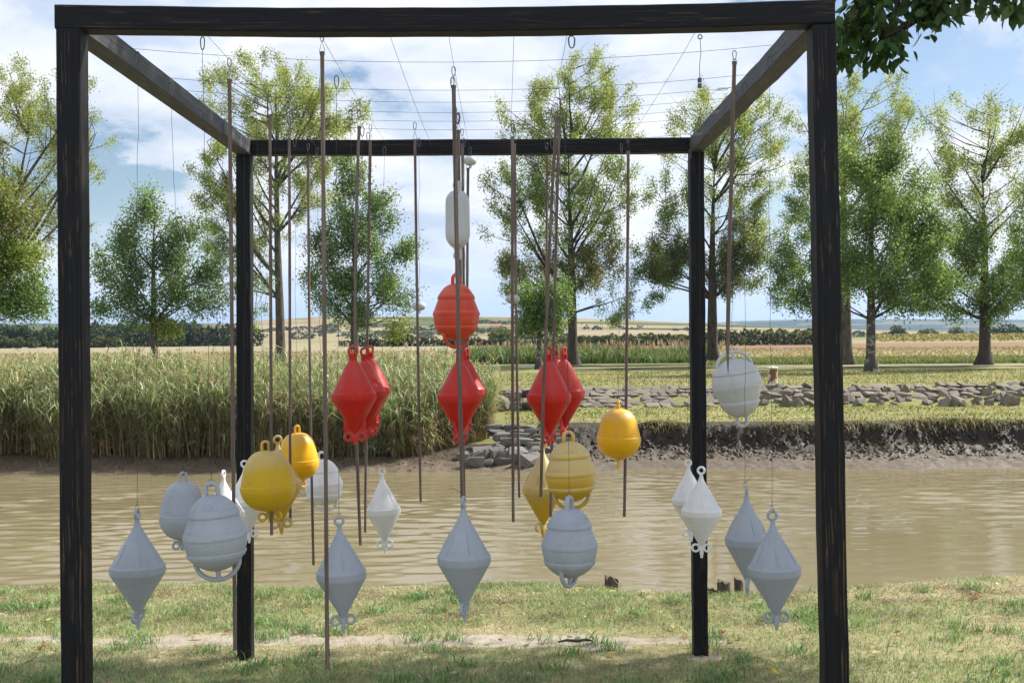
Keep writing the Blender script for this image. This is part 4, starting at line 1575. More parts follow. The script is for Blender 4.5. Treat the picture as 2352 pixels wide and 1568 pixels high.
for sx, hk, xi in ((1, 'fl', xl0 + TS), (-1, 'fr', xl1 - TS)):
    bracket((xi + sx * .0035, yf, zb - HALF - .048), (sx, 0, 0), (0, 0, 1), hk)
    bracket((xi + sx * .048, yf, zb - HALF - .0045), (0, 0, -1), (1, 0, 0), 'front top beam, slightly sagging')
for sx, hk, xi in ((1, 'bl', xb0 + TS), (-1, 'br', xb1 - TS)):
    bracket((xi + sx * .0035, yb, zbk - HALF - .048), (sx, 0, 0), (0, 0, 1), hk)

# the grid of wires
DEP = [4.0, 4.457, 4.685, 4.90, 5.10, 5.31, 5.75]
GX = [-0.99, -0.61, -0.378, -0.18, 0.04, 0.22, 0.65]
HKL, HKR = xl0 + TS + .03, xl1 - TS - .03
zh = ztop - .040
hook_me = MB()
hook_me.tube([(-.034, 0, 0), (-.010, 0, 0)], .0026, 8)
hook_me.ring((0, 0, 0), .0105, .0026, 20, 7, 'Y')
HOOK = hook_me.mesh('eye_hook', M_STEEL)


def eyehook(loc, rotz, host, m=HOOK):
    o = link('eye_hook', m, frame)
    onto(o, TB[host], Matrix.Translation(Vector(loc) - fo) @ Matrix.Rotation(rotz, 4, 'Z'))
    return o


for d in DEP:
    eyehook((HKL, d, zh), rad(12), 'left side beam with raised grey grain'); eyehook((HKR, d, zh), rad(170), 'right side beam with raised grey grain')
for x in GX:
    eyehook((x, FRONT + TS + .032, zb - .012), rad(90), 'front top beam, slightly sagging'); eyehook((x, BACK - TS - .032, zbk - .002), rad(-90), 'back top beam')
W_R = 0.00078


def wirepath(a, b, sag, n=14):
    a, b = Vector(a), Vector(b)
    return [a.lerp(b, i / n) - Vector((0, 0, 4 * sag * (i / n) * (1 - i / n))) for i in range(n + 1)]


for d in DEP:
    MB().tube([p - fo for p in wirepath((HKL, d, zh), (HKR, d, zh), .055)], W_R, 5).obj('support_wire', M_WIRE, frame)
for x in GX:
    MB().tube([p - fo for p in wirepath((x, FRONT + TS + .032, zb - .012), (x, BACK - TS - .032, zbk - .002), .015)], W_R, 5).obj('support_wire', M_WIRE, frame)


def carabiner_mesh():
    pts = []
    for k in range(24):
        a = 2 * math.pi * k / 24
        w = .0075 + .0035 * max(0, math.sin(a))
        pts.append((w * math.cos(a), 0, .021 * math.sin(a)))
    return MB().tube(pts, .0019, 7, True).mesh('carabiner', M_DSTEEL)


CARA = carabiner_mesh()

# ------------------------------------------------------------------ buoys
BI_RH, RD_RH, PE_RH, BA_RH = (.0935, .4335), (.0898, .397), (.111, .336), (.1044, .327)


def arc(c, R, a0, a1, n, sx=1.0):
    return [(c[0] + R * math.cos(rad(a0 + (a1 - a0) * i / n)) * sx, c[1], c[2] + R * math.sin(rad(a0 + (a1 - a0) * i / n))) for i in range(n + 1)]


def curve_prof(pts, n=6):
    """smooth (Catmull-Rom) radius profile"""
    out = []
    for i in range(len(pts) - 1):
        p0 = pts[max(i - 1, 0)]; p1 = pts[i]; p2 = pts[i + 1]; p3 = pts[min(i + 2, len(pts) - 1)]
        for k in range(n):
            t = k / n
            q = [0.5 * ((2 * p1[j]) + (-p0[j] + p2[j]) * t + (2 * p0[j] - 5 * p1[j] + 4 * p2[j] - p3[j]) * t * t + (-p0[j] + 3 * p1[j] - 3 * p2[j] + p3[j]) * t ** 3) for j in (0, 1)]
            out.append((max(q[0], .0005), q[1]))
    out.append(pts[-1])
    return out


def double_ring(m, z0, dx=.0272, R=.0165, r=.0055):
    for s in (-1, 1):
        m.ring((s * dx, 0, z0), R, r, 24, 8, 'Y')
    return m


def biconic_parts(mat):
    u = .0935
    body = MB().lathe([(.006, .0505), (.010, .058), (.0925, .200), (.0935, .2025), (.0938, .2035), (.0938, .2265), (.0915, .2295), (.088, .2325)]
                      + curve_prof([(.088, .2325), (.060, .283), (.033, .331), (.019, .356), (.0115, .373), (.0088, .384), (.0085, .394)], 5), 48)
    top = MB().ring((0, 0, .4126), .0155, .0055, 28, 9, 'Y')
    bot = double_ring(MB(), .0465)
    bot.box((0, 0, .058), (.0175, .0035, .022), .003)
    bot.box((0, 0, .036), (.0085, .0075, .022), .002)
    bot.lathe([(.0062, 0), (.0062, .016)], 14)
    ribs = []
    for k in range(6):
        a = rad(60 * k + 30)
        pr = []
        for r_, z_ in ((.084, .2405), (.070, .266), (.055, .293), (.046, .309)):
            pr.append((r_ * math.cos(a), r_ * math.sin(a), z_))
        ribs.append(MB().tube(pr, [.0015, .0030, .0030, .0012], 7).mesh('rib', mat))
    return [('body', body.mesh('body', mat, angle=28)), ('top_ring', top.mesh('top_ring', mat)), ('bottom_ring', bot.mesh('bottom_ring', mat))] + [('rib<body', r_) for r_ in ribs]


def red_parts(mat):
    body = MB().lathe([(.004, .036), (.008, .042), (.0885, .176), (.0898, .179), (.0898, .2015), (.0875, .2045)]
                      + curve_prof([(.085, .2065), (.055, .268), (.030, .316), (.013, .338), (.006, .345)], 5), 52)
    top = MB().ring((0, 0, .375), .0165, .0055, 28, 9, 'Y')
    top.box((0, 0, .343), (.0165, .0045, .022), .002)
    top.box((0, 0, .342), (.0045, .0150, .020), .002)
    bot = double_ring(MB(), .0265, .0268, .0150, .0058)
    bot.box((0, 0, .030), (.0175, .004, .020), .002)
    bot.box((0, 0, .004), (.0095, .004, .006), .001)
    web = MB().box((0, 0, .070), (.0440, .0035, .029), .0015)
    return [('body', body.mesh('body', mat, angle=28)), ('top_ring', top.mesh('top_ring', mat)), ('bottom_ring', bot.mesh('bottom_ring', mat)), ('web', web.mesh('web', mat))]


def loop_handle(w, h, r, z0, flat=1.25):
    """inverted-U lifting eye"""
    pts = [(-w, 0, z0 - .012), (-w, 0, z0 + h * .35)] + arc((0, 0, z0 + h - w), w, 165, 15, 9) + [(w, 0, z0 + h * .35), (w, 0, z0 - .012)]
    return MB().tube(pts, r, 9, False, flat, (0, 1, 0))


def pear_parts(mat):
    s = .000278
    z = lambda y: (1430 - y) * s
    pr = [(r_ * s, z(y)) for y, r_ in ((1278, 2), (1272, 70), (1255, 130), (1210, 235), (1150, 305), (1080, 355), (1000, 388), (965, 393))]
    pr = curve_prof(pr, 4)
    pr += [(400 * s, z(960)), (401 * s, z(915)), (398 * s, z(878)), (386 * s, z(868))]
    pr += curve_prof([(r_ * s, z(y)) for y, r_ in ((862, 384), (800, 374), (700, 350), (600, 322), (520, 290), (450, 240), (400, 180), (372, 105), (362, 5))], 5)
    body = MB().lathe(pr, 56)
    top = loop_handle(.0150, .040, .0062, z(372))
    bot = double_ring(MB(), .021, .0290, .0150, .0055)
    bot.box((0, 0, .030), (.0150, .0040, .016), .002)
    bot.lathe([(.0085, 0), (.0085, .022)], 14)
    return [('body', body.mesh('body', mat, angle=28)), ('top_ring', top.mesh('top_ring', mat)), ('bottom_ring', bot.mesh('bottom_ring', mat))]


def barrel_parts(mat):
    s = .0002309
    z = lambda y: (1515 - y) * s

    belts = []

    def belt(r0, r1, y0, y1):
        """y grows downwards: profile runs from bottom y1 to top y0"""
        q = [((r1 - 8) * s, z(y1)), ((r1 + 13) * s, z(y1 - 5)), ((r1 + 16) * s, z(y1 - 16)), ((max(r0, r1) * .5 + (r0 + r1) * .25 + 14) * s, z((y0 + y1) / 2)), ((r0 + 15) * s, z(y0 + 16)), ((r0 + 10) * s, z(y0 + 5)), ((r0 - 8) * s, z(y0))]
        belts.append(MB().lathe(q, 60, False).mesh('belt', mat, angle=40))
        return [(r1 * s, z(y1)), (r0 * s, z(y0))]
    pr = curve_prof([(r_ * s, z(y)) for y, r_ in ((1348, 3), (1345, 70), (1325, 150), (1270, 255), (1200, 340), (1160, 372))], 4)
    pr += belt(404, 384, 1070, 1150)
    pr += curve_prof([(r_ * s, z(y)) for y, r_ in ((1060, 408), (1000, 428), (930, 440), (890, 440))], 3)
    pr += belt(426, 440, 785, 880)
    pr += curve_prof([(r_ * s, z(y)) for y, r_ in ((775, 424), (700, 398), (620, 366), (580, 350))], 3)
    pr += belt(326, 348, 480, 572)
    pr += curve_prof([(r_ * s, z(y)) for y, r_ in ((470, 322), (420, 290), (350, 228), (300, 150), (278, 70), (272, 4))], 4)
    body = MB().lathe(pr, 60)
    top = loop_handle(84 * s, 178 * s, 33 * s, z(285))
    D = MB()
    a = [(310 * s * math.cos(rad(t)), 0, z(1205) + (z(1480) - z(1205)) * math.sin(rad(t))) for t in range(-6, 187, 8)]
    D.tube(a, 33 * s, 9, False, 1.2, (0, 1, 0))
    st = MB().tube([(0, 0, z(1330)), (0, 0, z(1490))], 36 * s, 10)
    lab = MB()
    # raised maker's panel moulded into the dome: frame and worn, unreadable strokes
    def on(u, w):
        y = 410 + w
        r_ = np.interp(y, [350, 420, 470], [228, 290, 322])
        an = rad(-90) + u / 290.0
        return Vector((r_ * s * math.cos(an) * 1.006, r_ * s * math.sin(an) * 1.006, z(y)))
    c_ = [(-105, -42), (105, -42), (112, -35), (112, 35), (105, 42), (-105, 42), (-112, 35), (-112, -35)]
    pts = []
    for i in range(8):
        p, q = c_[i], c_[(i + 1) % 8]
        for k in range(6):
            pts.append(on(p[0] + (q[0] - p[0]) * k / 6, p[1] + (q[1] - p[1]) * k / 6))
    lab.tube(pts, .0011, 5, True)
    rr_ = random.Random(5)
    for k in range(13):
        u = -78 + k * 13
        lab.tube([on(u, -26), on(u + rr_.uniform(-5, 5), -12)], .0008, 4)
    for u, kind in ((-58, 'A'), (-12, 'N'), (34, 'R')):
        q = {'A': [(-16, 24), (0, -2), (16, 24)], 'N': [(-15, 24), (-13, 0), (13, 24), (15, 0)], 'R': [(-14, 24), (-14, 0), (10, 2), (10, 12), (-10, 14), (14, 24)]}[kind]
        lab.tube([on(u + a_, b_) for a_, b_ in q], .0011, 4)
    return [('body', body.mesh('body', mat, angle=28)), ('top_ring', top.mesh('top_ring', mat)), ('bottom_handle', D.mesh('bottom_handle', mat)),
            ('handle_stem<bottom_handle', st.mesh('handle_stem', mat)), ('moulded_panel<body', lab.mesh('moulded_panel', mat))] + [('belt<body', q) for q in belts]


KIND = {'bi': (biconic_parts, BI_RH), 'red': (red_parts, RD_RH), 'pear': (pear_parts, PE_RH), 'bar': (barrel_parts, BA_RH)}
CACHE = {}
NM = {'bi': 'biconical_buoy', 'red': 'biconical_buoy', 'pear': 'pear_buoy', 'bar': 'barrel_buoy'}


def hang_wire(top, bot, label, cara=True, kink=0.004, tail=None, seed=0):
    rr_ = random.Random(seed)
    top, bot = Vector(top), Vector(bot)
    root = empty('hanging_wire', bot, label, 'wire', 'wires holding the buoys')
    t0 = top - Vector((0, 0, .042)) if cara else top
    n = 26
    pts = []
    off = Vector((0, 0, 0))
    for i in range(n + 1):
        f = i / n
        off = off * .72 + Vector((rr_.gauss(0, kink * .45), rr_.gauss(0, kink * .45), 0))
        e = min(1, 6 * f, 6 * (1 - f))
        pts.append(t0.lerp(bot + Vector((0, 0, .020)), f) + off * e - bot)
    MB().tube(pts, W_R, 5).obj('wire', M_WIRE, root)
    # twisted eye round the ring of the buoy
    w = rr_.choice((.004, .006))
    eye = [(0, 0, .020), (w, -.002, .010), (w * .8, -.006, -.002), (0, 0, -.010), (-w * .8, .006, -.002), (-w, .002, .010), (0, 0, .020), (.001, 0, .034)]
    MB().tube(eye, W_R * 1.1, 5).obj('end_loop', M_WIRE, root)
    if tail:
        MB().tube([(0, 0, .012), (tail * .3, -.003, .018), (tail * .65, -.005, .030), (tail, -.003, .028)], W_R * 1.2, 5).obj('loose_end', M_WIRE, root)
    if cara:
        c = link('carabiner', CARA, root)
        c.location = top - bot - Vector((0, 0, .020)); c.rotation_euler = (0, 0, rr_.uniform(-.9, .9))
    return root


def buoy(kind, cx, yt, ybm, wpx, d, mat, yaw, tilt, label, wtop, short, name=None, flip=False, group=None, wired=True, tail=None, cara=True, dw=None):
    fn, (R0, H0) = KIND[kind]
    key = (kind, mat.name)
    if key not in CACHE:
        CACHE[key] = fn(mat)
    top = P(cx, yt, d); bot = P(cx, ybm, d)
    H = (top.z - bot.z)
    R = wpx / 2 * pxm(d)
    cxw = (top.x + bot.x) / 2
    root = empty(NM[kind], (cxw, d, bot.z), label, 'buoy', group)
    root.scale = (R / R0, R / R0, H / H0)
    root.rotation_mode = 'XYZ'
    if flip:
        root.location.z = top.z
        root.location.x += math.sin(rad(tilt)) * H * .5
        root.rotation_euler = (math.pi + rad(tilt) * 0, rad(tilt), rad(yaw))
    else:
        root.rotation_euler = (0, rad(tilt), rad(yaw))
        # keep the top where the picture has it
        root.location.x -= math.sin(rad(tilt)) * H * .5
    made = {}
    for nm, me in CACHE[key]:
        nm, _, up_ = nm.partition('<')
        made[nm] = link(nm, me, made[up_] if up_ else root)
    if wired:
        hang_wire(P(wtop[0], wtop[1], wtop[2] if len(wtop) > 2 else d), (root.location.x + (0 if flip else math.sin(rad(tilt)) * H), d, top.z - .004), 'thin wire holding the ' + short,
                  cara, tail=tail, seed=int(cx))
    return root


GW, GY, GR = 'white and grey hanging buoys', 'yellow hanging buoys', 'red hanging buoys'
# --- white and grey
buoy('bi', 316, 1167, 1443, 124, 4.02, M_SHADEW, 84, 0, 'grey-white biconical buoy hanging lowest at the far left, its rings edge-on', (316, 120), 'far-left grey biconical buoy', group=GW)
buoy('pear', 420, 1084, 1263, 106, 4.55, M_SHADEW, 20, 1, 'grey-white pear buoy half hidden behind the large grey barrel buoy', (392, 190, 4.457), 'grey pear buoy at left', group=GW, tail=.02)
buoy('bar', 494, 1107, 1336, 146, 3.70, M_SHADEW, 4, -4, 'large grey-white barrel buoy in front at left, with black scuffs under its middle belt', (465, 86, 3.69), 'large front grey barrel buoy', group=GW)
buoy('bi', 514, 1078, 1283, 92, 5.31, M_WHITE, 80, 0, 'white biconical buoy whose neck shows behind the large grey barrel buoy', (512, 282), 'white biconical buoy behind the grey barrel', group=GW)
buoy('bi', 567, 1055, 1246, 86, 5.75, M_WHITE, 10, -3, 'white biconical buoy in front of the left back post', (560, 318), 'white biconical buoy at the left back post', group=GW)
buoy('bar', 743, 1037, 1176, 88, 5.93, M_WHITE, -8, -3, 'bright white sunlit barrel buoy behind the long front rod', (728, 340, 5.95), 'white sunlit barrel buoy', group=GW)
buoy('bi', 784, 1182, 1452, 114, 4.05, M_SHADEW, 15, -2, 'grey-white biconical buoy just right of the long front rod, low down', (773, 175, 4.03), 'grey biconical buoy beside the long rod', group=GW)
buoy('bi', 881, 1073, 1270, 78, 5.95, M_WHITE, -6, -2, 'small white sunlit biconical buoy below the left red group', (883, 338, 5.97), 'small white biconical buoy below the reds', group=GW)
buoy('bi', 1064, 1137, 1426, 122, 4.03, M_SHADEW, 76, -1, 'grey-white biconical buoy low in the middle, directly under the central rods', (1039, 178, 4.0), 'middle grey biconical buoy', group=GW, tail=-.045)
buoy('bar', 1308, 1140, 1350, 130, 4.03, M_SHADEW, 62, 0, 'grey-white barrel buoy hanging in front of the pale yellow barrel', (1301, 180, 4.03), 'grey barrel buoy in front of the yellow one', group=GW)
buoy('bi', 1584, 1053, 1243, 82, 5.72, M_WHITE, 8, -2, 'white biconical buoy left of and behind another by the right back post', (1585, 345, 5.75), 'rear white biconical buoy at the right post', group=GW)
buoy('bi', 1611, 1070, 1280, 92, 5.33, M_WHITE, -5, 0, 'white biconical buoy hanging before the right back post', (1606, 268, 5.31), 'white biconical buoy before the right post', group=GW)
buoy('bi', 1714, 1112, 1366, 100, 4.55, M_SHADEW, 70, -1, 'grey-white biconical buoy at right, partly behind its neighbour, rings edge-on', (1709, 190, 4.5), 'rear right grey biconical buoy', group=GW, tail=.03)
buoy('bi', 1779, 1170, 1446, 120, 4.05, M_SHADEW, -4, -2, 'grey-white biconical buoy hanging lowest at the right, rings face-on', (1768, 130, 4.03), 'front right grey biconical buoy', group=GW)
buoy('bar', 1694, 803, 981, 116, 4.67, M_CREAM, 0, -8, 'upside-down pale barrel buoy at right, wide handle on top', (1690, 210, 4.67), 'upside-down pale barrel buoy', group=GW, flip=True)
# --- yellow
buoy('pear', 615, 1012, 1197, 126, 4.70, M_YELD, 12, -3, 'ochre yellow pear buoy in front of the other yellow buoys at left', (588, 226, 4.46), 'ochre pear buoy', group=GY)
buoy('bi', 642, 998, 1226, 101, 5.05, M_YELP, 24, -2, 'pale yellow biconical buoy squeezed between two yellow pear buoys', (633, 272, 4.95), 'pale biconical buoy at left', group=GY)
buoy('pear', 684, 976, 1122, 96, 5.35, M_YEL, 52, -2, 'bright yellow pear buoy behind the ochre one at left', (677, 318, 5.4), 'bright pear buoy at left', group=GY)
buoy('bi', 1247, 1011, 1233, 95, 5.15, M_YELP, 40, 0, 'pale yellow biconical buoy left of the pale barrel, under the right red group', (1282, 262, 5.1), 'pale biconical buoy under the right reds', group=GY)
buoy('bar', 1310, 990, 1172, 118, 4.45, M_YELP, 2, -3, 'pale bleached yellow barrel buoy under the right red group', (1296, 258, 4.45), 'pale yellow barrel buoy', group=GY)
buoy('pear', 1421, 920, 1074, 102, 5.60, M_YEL, 78, 0, 'bright yellow pear buoy alone at right, sunlit on its right side', (1427, 330, 5.72), 'bright pear buoy at right', group=GY)
# --- red
buoy('red', 813, 793, 1018, 102, 4.50, M_RED, 2, -1, 'front red biconical buoy of the left trio, bottom plate face-on', (805, 252, 4.46), 'front red buoy of the left trio', group=GR)
buoy('red', 840, 796, 1005, 95, 4.90, M_RED, 18, -1, 'middle red biconical buoy of the left trio', (832, 292, 4.9), 'middle red buoy of the left trio', group=GR)
buoy('red', 852, 792, 992, 88, 5.20, M_RED, 48, -1, 'rear red biconical buoy of the left trio', (846, 305, 5.1), 'rear red buoy of the left trio', group=GR)
buoy('red', 1056, 797, 1021, 102, 4.66, M_RED, 58, 0, 'front red biconical buoy of the middle pair, crossed by the long rods', (1052, 262, 4.66), 'front red buoy of the middle pair', group=GR)
buoy('red', 1072, 797, 992, 86, 5.40, M_RED, 66, 0, 'rear red biconical buoy of the middle pair', (1066, 318, 5.4), 'rear red buoy of the middle pair', group=GR)
buoy('red', 1261, 795, 1021, 102, 4.70, M_RED, 52, 0, 'front red biconical buoy of the right group', (1282, 268, 4.68), 'front red buoy of the right group', group=GR)
buoy('red', 1296, 794, 1003, 94, 5.10, M_RED, 64, 0, 'second red biconical buoy of the right group, sunlit on its right', (1284, 292, 5.1), 'second red buoy of the right group', group=GR)
buoy('red', 1276, 789, 978, 84, 5.60, M_RED, 60, 0, 'rearmost red biconical buoy of the right group, mostly hidden', (1268, 322, 5.6), 'rearmost red buoy of the right group', group=GR)
buoy('bar', 1048, 630, 802, 108, 4.46, M_ORANGE, 42, 0, 'faded orange-red barrel buoy high in the middle above the red ones', (1044, 245, 4.46), 'orange-red barrel buoy', group='buoys of the central column')


# --- fender and small floats
def fender():
    d = 4.70
    top, bot = P(1051, 416, d), P(1051, 596, d)
    H = top.z - bot.z; R = 27.5 * pxm(d)
    r = empty('boat_fender', (P(1051, 500, d).x, d, bot.z), 'long white sausage-shaped boat fender high in the middle', 'fender', 'buoys of the central column')
    u = H / 180
    pr = curve_prof([(.004, 0), (7 * u, 1 * u), (8 * u, 14 * u), (9.5 * u, 25 * u), (19 * u, 34 * u), (R, 52 * u), (R, 90 * u), (R, 125 * u), (R * .93, 142 * u), (17 * u, 154 * u), (10 * u, 158 * u),
                     (8.5 * u, 166 * u), (7 * u, 178 * u), (.003, 180 * u)], 5)
    MB().lathe(pr, 44).obj('body', M_CREAM, r, angle=50)
    for z in (9 * u, 171 * u):
        MB().ring((0, 0, z), 8 * u, 3 * u, 20, 7, 'Y').obj('eye', M_CREAM, r)
    hang_wire(P(1050, 262, d), (r.location.x, d, top.z - .004), 'thin wire holding the white fender', seed=3)


fender()


def small_float(px, py, w, h, d, wy, label, short):
    p = P(px, py, d)
    r = empty('net_float', (p.x, d, p.z - h / 2 * pxm(d)), label, 'float', 'small white floats')
    R, H = w / 2 * pxm(d), h * pxm(d)
    pr = [(.004, 0)] + [(max(.004, R * (abs(math.cos(t)) ** .75)), H / 2 + H / 2 * math.sin(t)) for t in np.linspace(-1.45, 1.45, 17)] + [(.004, H)]
    MB().lathe(pr, 32).obj('body', M_CREAM, r, angle=60)
    MB().ring((0, 0, -.007), .0055, .0022, 14, 6, 'Y').obj('bottom_loop', M_DSTEEL, r)
    MB().lathe([(.0075, H - .002), (.0075, H + .002)], 14).obj('grommet', M_DSTEEL, r)
    hang_wire(P(px, wy, d), (p.x, d, p.z + h / 2 * pxm(d) - .004), 'thin wire holding the ' + short, seed=px)


small_float(962, 703, 32, 21, 5.42, 318, 'small white round float below the rod left of the fender', 'left small float')
small_float(1080, 370, 30, 21, 5.92, 338, 'small white float right under the back beam', 'small float under the back beam')
small_float(1178, 687, 33, 21, 4.98, 285, 'small white float on the rods right of the orange barrel', 'right small float')


# ------------------------------------------------------------------ wooden rods
def rod(pts, d, w, label, point=False, short_loop=30, d1=None):
    """pts: picture points top..bottom; w: picture width"""
    d1 = d1 or d
    a = P(pts[0][0], pts[0][1], d); b = P(pts[-1][0], pts[-1][1], d1)
    r = empty('wooden_rod', b, label, 'rod', 'hanging wooden rods')
    n = 22
    tot = pts[-1][1] - pts[0][1]
    ys_ = [p[1] for p in pts]; xs_ = [p[0] for p in pts]
    if len(pts) > 2:
        co = np.polyfit([(y - ys_[0]) / tot for y in ys_], xs_, 2)
    else:
        co = np.array([0, xs_[1] - xs_[0], xs_[0]], float)
    path, rr_ = [], []
    R = w / 2 * pxm(d)
    for i in range(n + 1):
        f = i / n
        path.append(P(float(np.polyval(co, f)), ys_[0] + tot * f, d + (d1 - d) * f) - b)
        rr_.append(R * (1 + .04 * math.sin(i * 1.7 + w)))
    if point:
        for i, (f, s) in enumerate(((0.90, .9), (0.935, .75), (0.97, .4), (1.0, .06))):
            path[n - 3 + i] = P(float(np.polyval(co, f)) + (2.5 * (f - .9) / .1), ys_[0] + tot * f, d) - b
            rr_[n - 3 + i] = R * s
    MB().tube(path, rr_, 12).obj('rod', M_ROD, r, angle=60)
    t = path[0]
    lp = .0095
    k = short_loop * pxm(d)
    loop = [t + Vector((-R * 1.05, 0, -.012)), t + Vector((-R * 1.25, 0, .004)), t + Vector((-R * .5, 0, k * .6)), t + Vector((0, 0, k)), t + Vector((R * .5, 0, k * .6)), t + Vector((R * 1.25, 0, .004)), t + Vector((R * 1.05, 0, -.012))]
    MB().tube(loop, W_R * 1.1, 5).obj('wire_loop', M_WIRE, r)
    MB().tube([t + Vector((-R * 1.15, 0, -.010)), t + Vector((R * 1.15, 0, -.010))], .0016, 6).obj('cross_pin', M_DSTEEL, r)
    c = link('carabiner', CARA, r)
    c.location = t + Vector((0, 0, k + .012)); c.scale = (.8, .8, .8)
    return r


rod([(527, 182), (540, 1492)], 4.03, 9.0, 'long brown rod left of the left back post, ending near the ground')
rod([(740, 119), (752, 1533)], 3.69, 9.6, 'longest front rod, reaching almost to the grass left of the middle', short_loop=26)
rod([(620, 264), (624, 1228)], 4.69, 7.4, 'rod just right of the left back post, behind the ochre pear buoy')
rod([(664.5, 318), (667, 1199)], 5.10, 6.6, 'rod passing the bright yellow pear buoy at left')
rod([(708, 361), (711, 780), (720, 1297)], 5.75, 6.2, 'sunlit rod in front of the white barrel buoy', short_loop=18)
rod([(825, 290), (816, 746), (828, 1251)], 4.74, 7.2, 'bowed rod behind the front red buoy of the left trio', short_loop=22)
rod([(851, 322), (844, 746), (839, 1222)], 5.30, 6.4, 'shorter rod behind the middle red buoy of the left trio', short_loop=22)
rod([(953, 320), (959, 746), (966.5, 1152)], 4.95, 6.2, 'lone rod between the left reds and the middle column', short_loop=24)
rod([(1042, 196), (1053, 746), (1063, 1170)], 4.06, 9.6, 'front rod of the middle cluster, crossing the fender and orange barrel', short_loop=24)
rod([(1053, 299), (1059, 746), (1067, 1216)], 4.90, 7.6, 'second rod of the middle cluster, just right of the front one', short_loop=24)
rod([(1062, 330), (1066, 746), (1069, 1005)], 5.45, 6.4, 'third rod of the middle cluster, passing behind the fender', short_loop=20)
rod([(1075, 386), (1073, 746), (1073, 1010)], 5.95, 6.4, 'rear rod of the middle cluster, under the small float at the back beam', short_loop=16)
rod([(1177, 314), (1177, 746), (1179, 1198)], 4.90, 7.2, 'left rod of the pair right of the orange barrel', short_loop=22)
rod([(1182, 330), (1186, 746), (1193, 1142)], 5.32, 6.2, 'right rod of the pair right of the orange barrel, the shorter one', short_loop=22)
rod([(1256, 358), (1255, 780), (1254, 1000)], 5.95, 5.6, 'rear rod of the right cluster, hung from the back beam', short_loop=18)
rod([(1278, 273), (1253, 780), (1242, 1140)], 4.62, 7.0, 'leaning left rod of the right cluster, ending over the pale biconical buoy', short_loop=20, d1=4.55)
rod([(1284, 290), (1272, 780), (1265, 1186)], 4.92, 7.2, 'right rod of the right cluster, behind the front red buoy', short_loop=20)
rod([(1443, 347), (1440, 746), (1434, 1186)], 5.78, 7.0, 'single rod behind the lone yellow pear buoy at right', short_loop=20)
rod([(1687, 141), (1676, 560), (1670, 862)], 4.05, 9.6, 'rod at right with a splintered pointed end, above the upside-down buoy', point=True, short_loop=6)

# loose pendant with two cable clamps
pe = empty('cable_clamp_pendant', P(1607, 200, 3.70), 'short loose wire with cable clamps under the front beam at right', 'wire')
p0, p1 = P(1608, 88, 3.70) - pe.location, P(1607, 180, 3.70) - pe.location
MB().tube([p0, p0.lerp(p1, .35) + Vector((.003, 0, 0)), p0.lerp(p1, .7) - Vector((.001, 0, 0)), p1], W_R * 1.3, 5).obj('wire', M_WIRE, pe)
MB().ring(p0 + Vector((0, 0, .004)), .007, .0018, 16, 6, 'Y').obj('eye', M_DSTEEL, pe)
for z in (.004, .022):
    MB().box((0, 0, z), (.0065, .005, .0075), .002).obj('clamp', M_DSTEEL, pe)
bigc = link('carabiner', CARA)
tag(bigc, 'large empty carabiner under the front beam, right of the middle', 'carabiner')
bigc.location = P(1313, 97, 3.68); bigc.scale = (1.25, 1.4, .95)
for k, (px_, py_, d_) in enumerate(((1640, 258, 4.75), (1660, 205, 4.5), (1600, 308, 5.35))):
    t_ = empty('turnbuckle', P(px_, py_, d_), ('turnbuckle of the third cross wire at the right side beam', 'turnbuckle of the second cross wire, nearest on the right side beam',
                                            'turnbuckle at the back end of the right side beam')[k], 'turnbuckle', 'turnbuckles')
    MB().tube([(-.03, 0, -.006), (0, 0, 0), (.03, 0, .006)], .0016, 6).obj('screw', M_STEEL, t_)
    MB().ring((0, 0, 0), .018, .002, 20, 6, 'Y', 1.0, .8).obj('body', M_STEEL, t_).scale = (1, 1, .35)

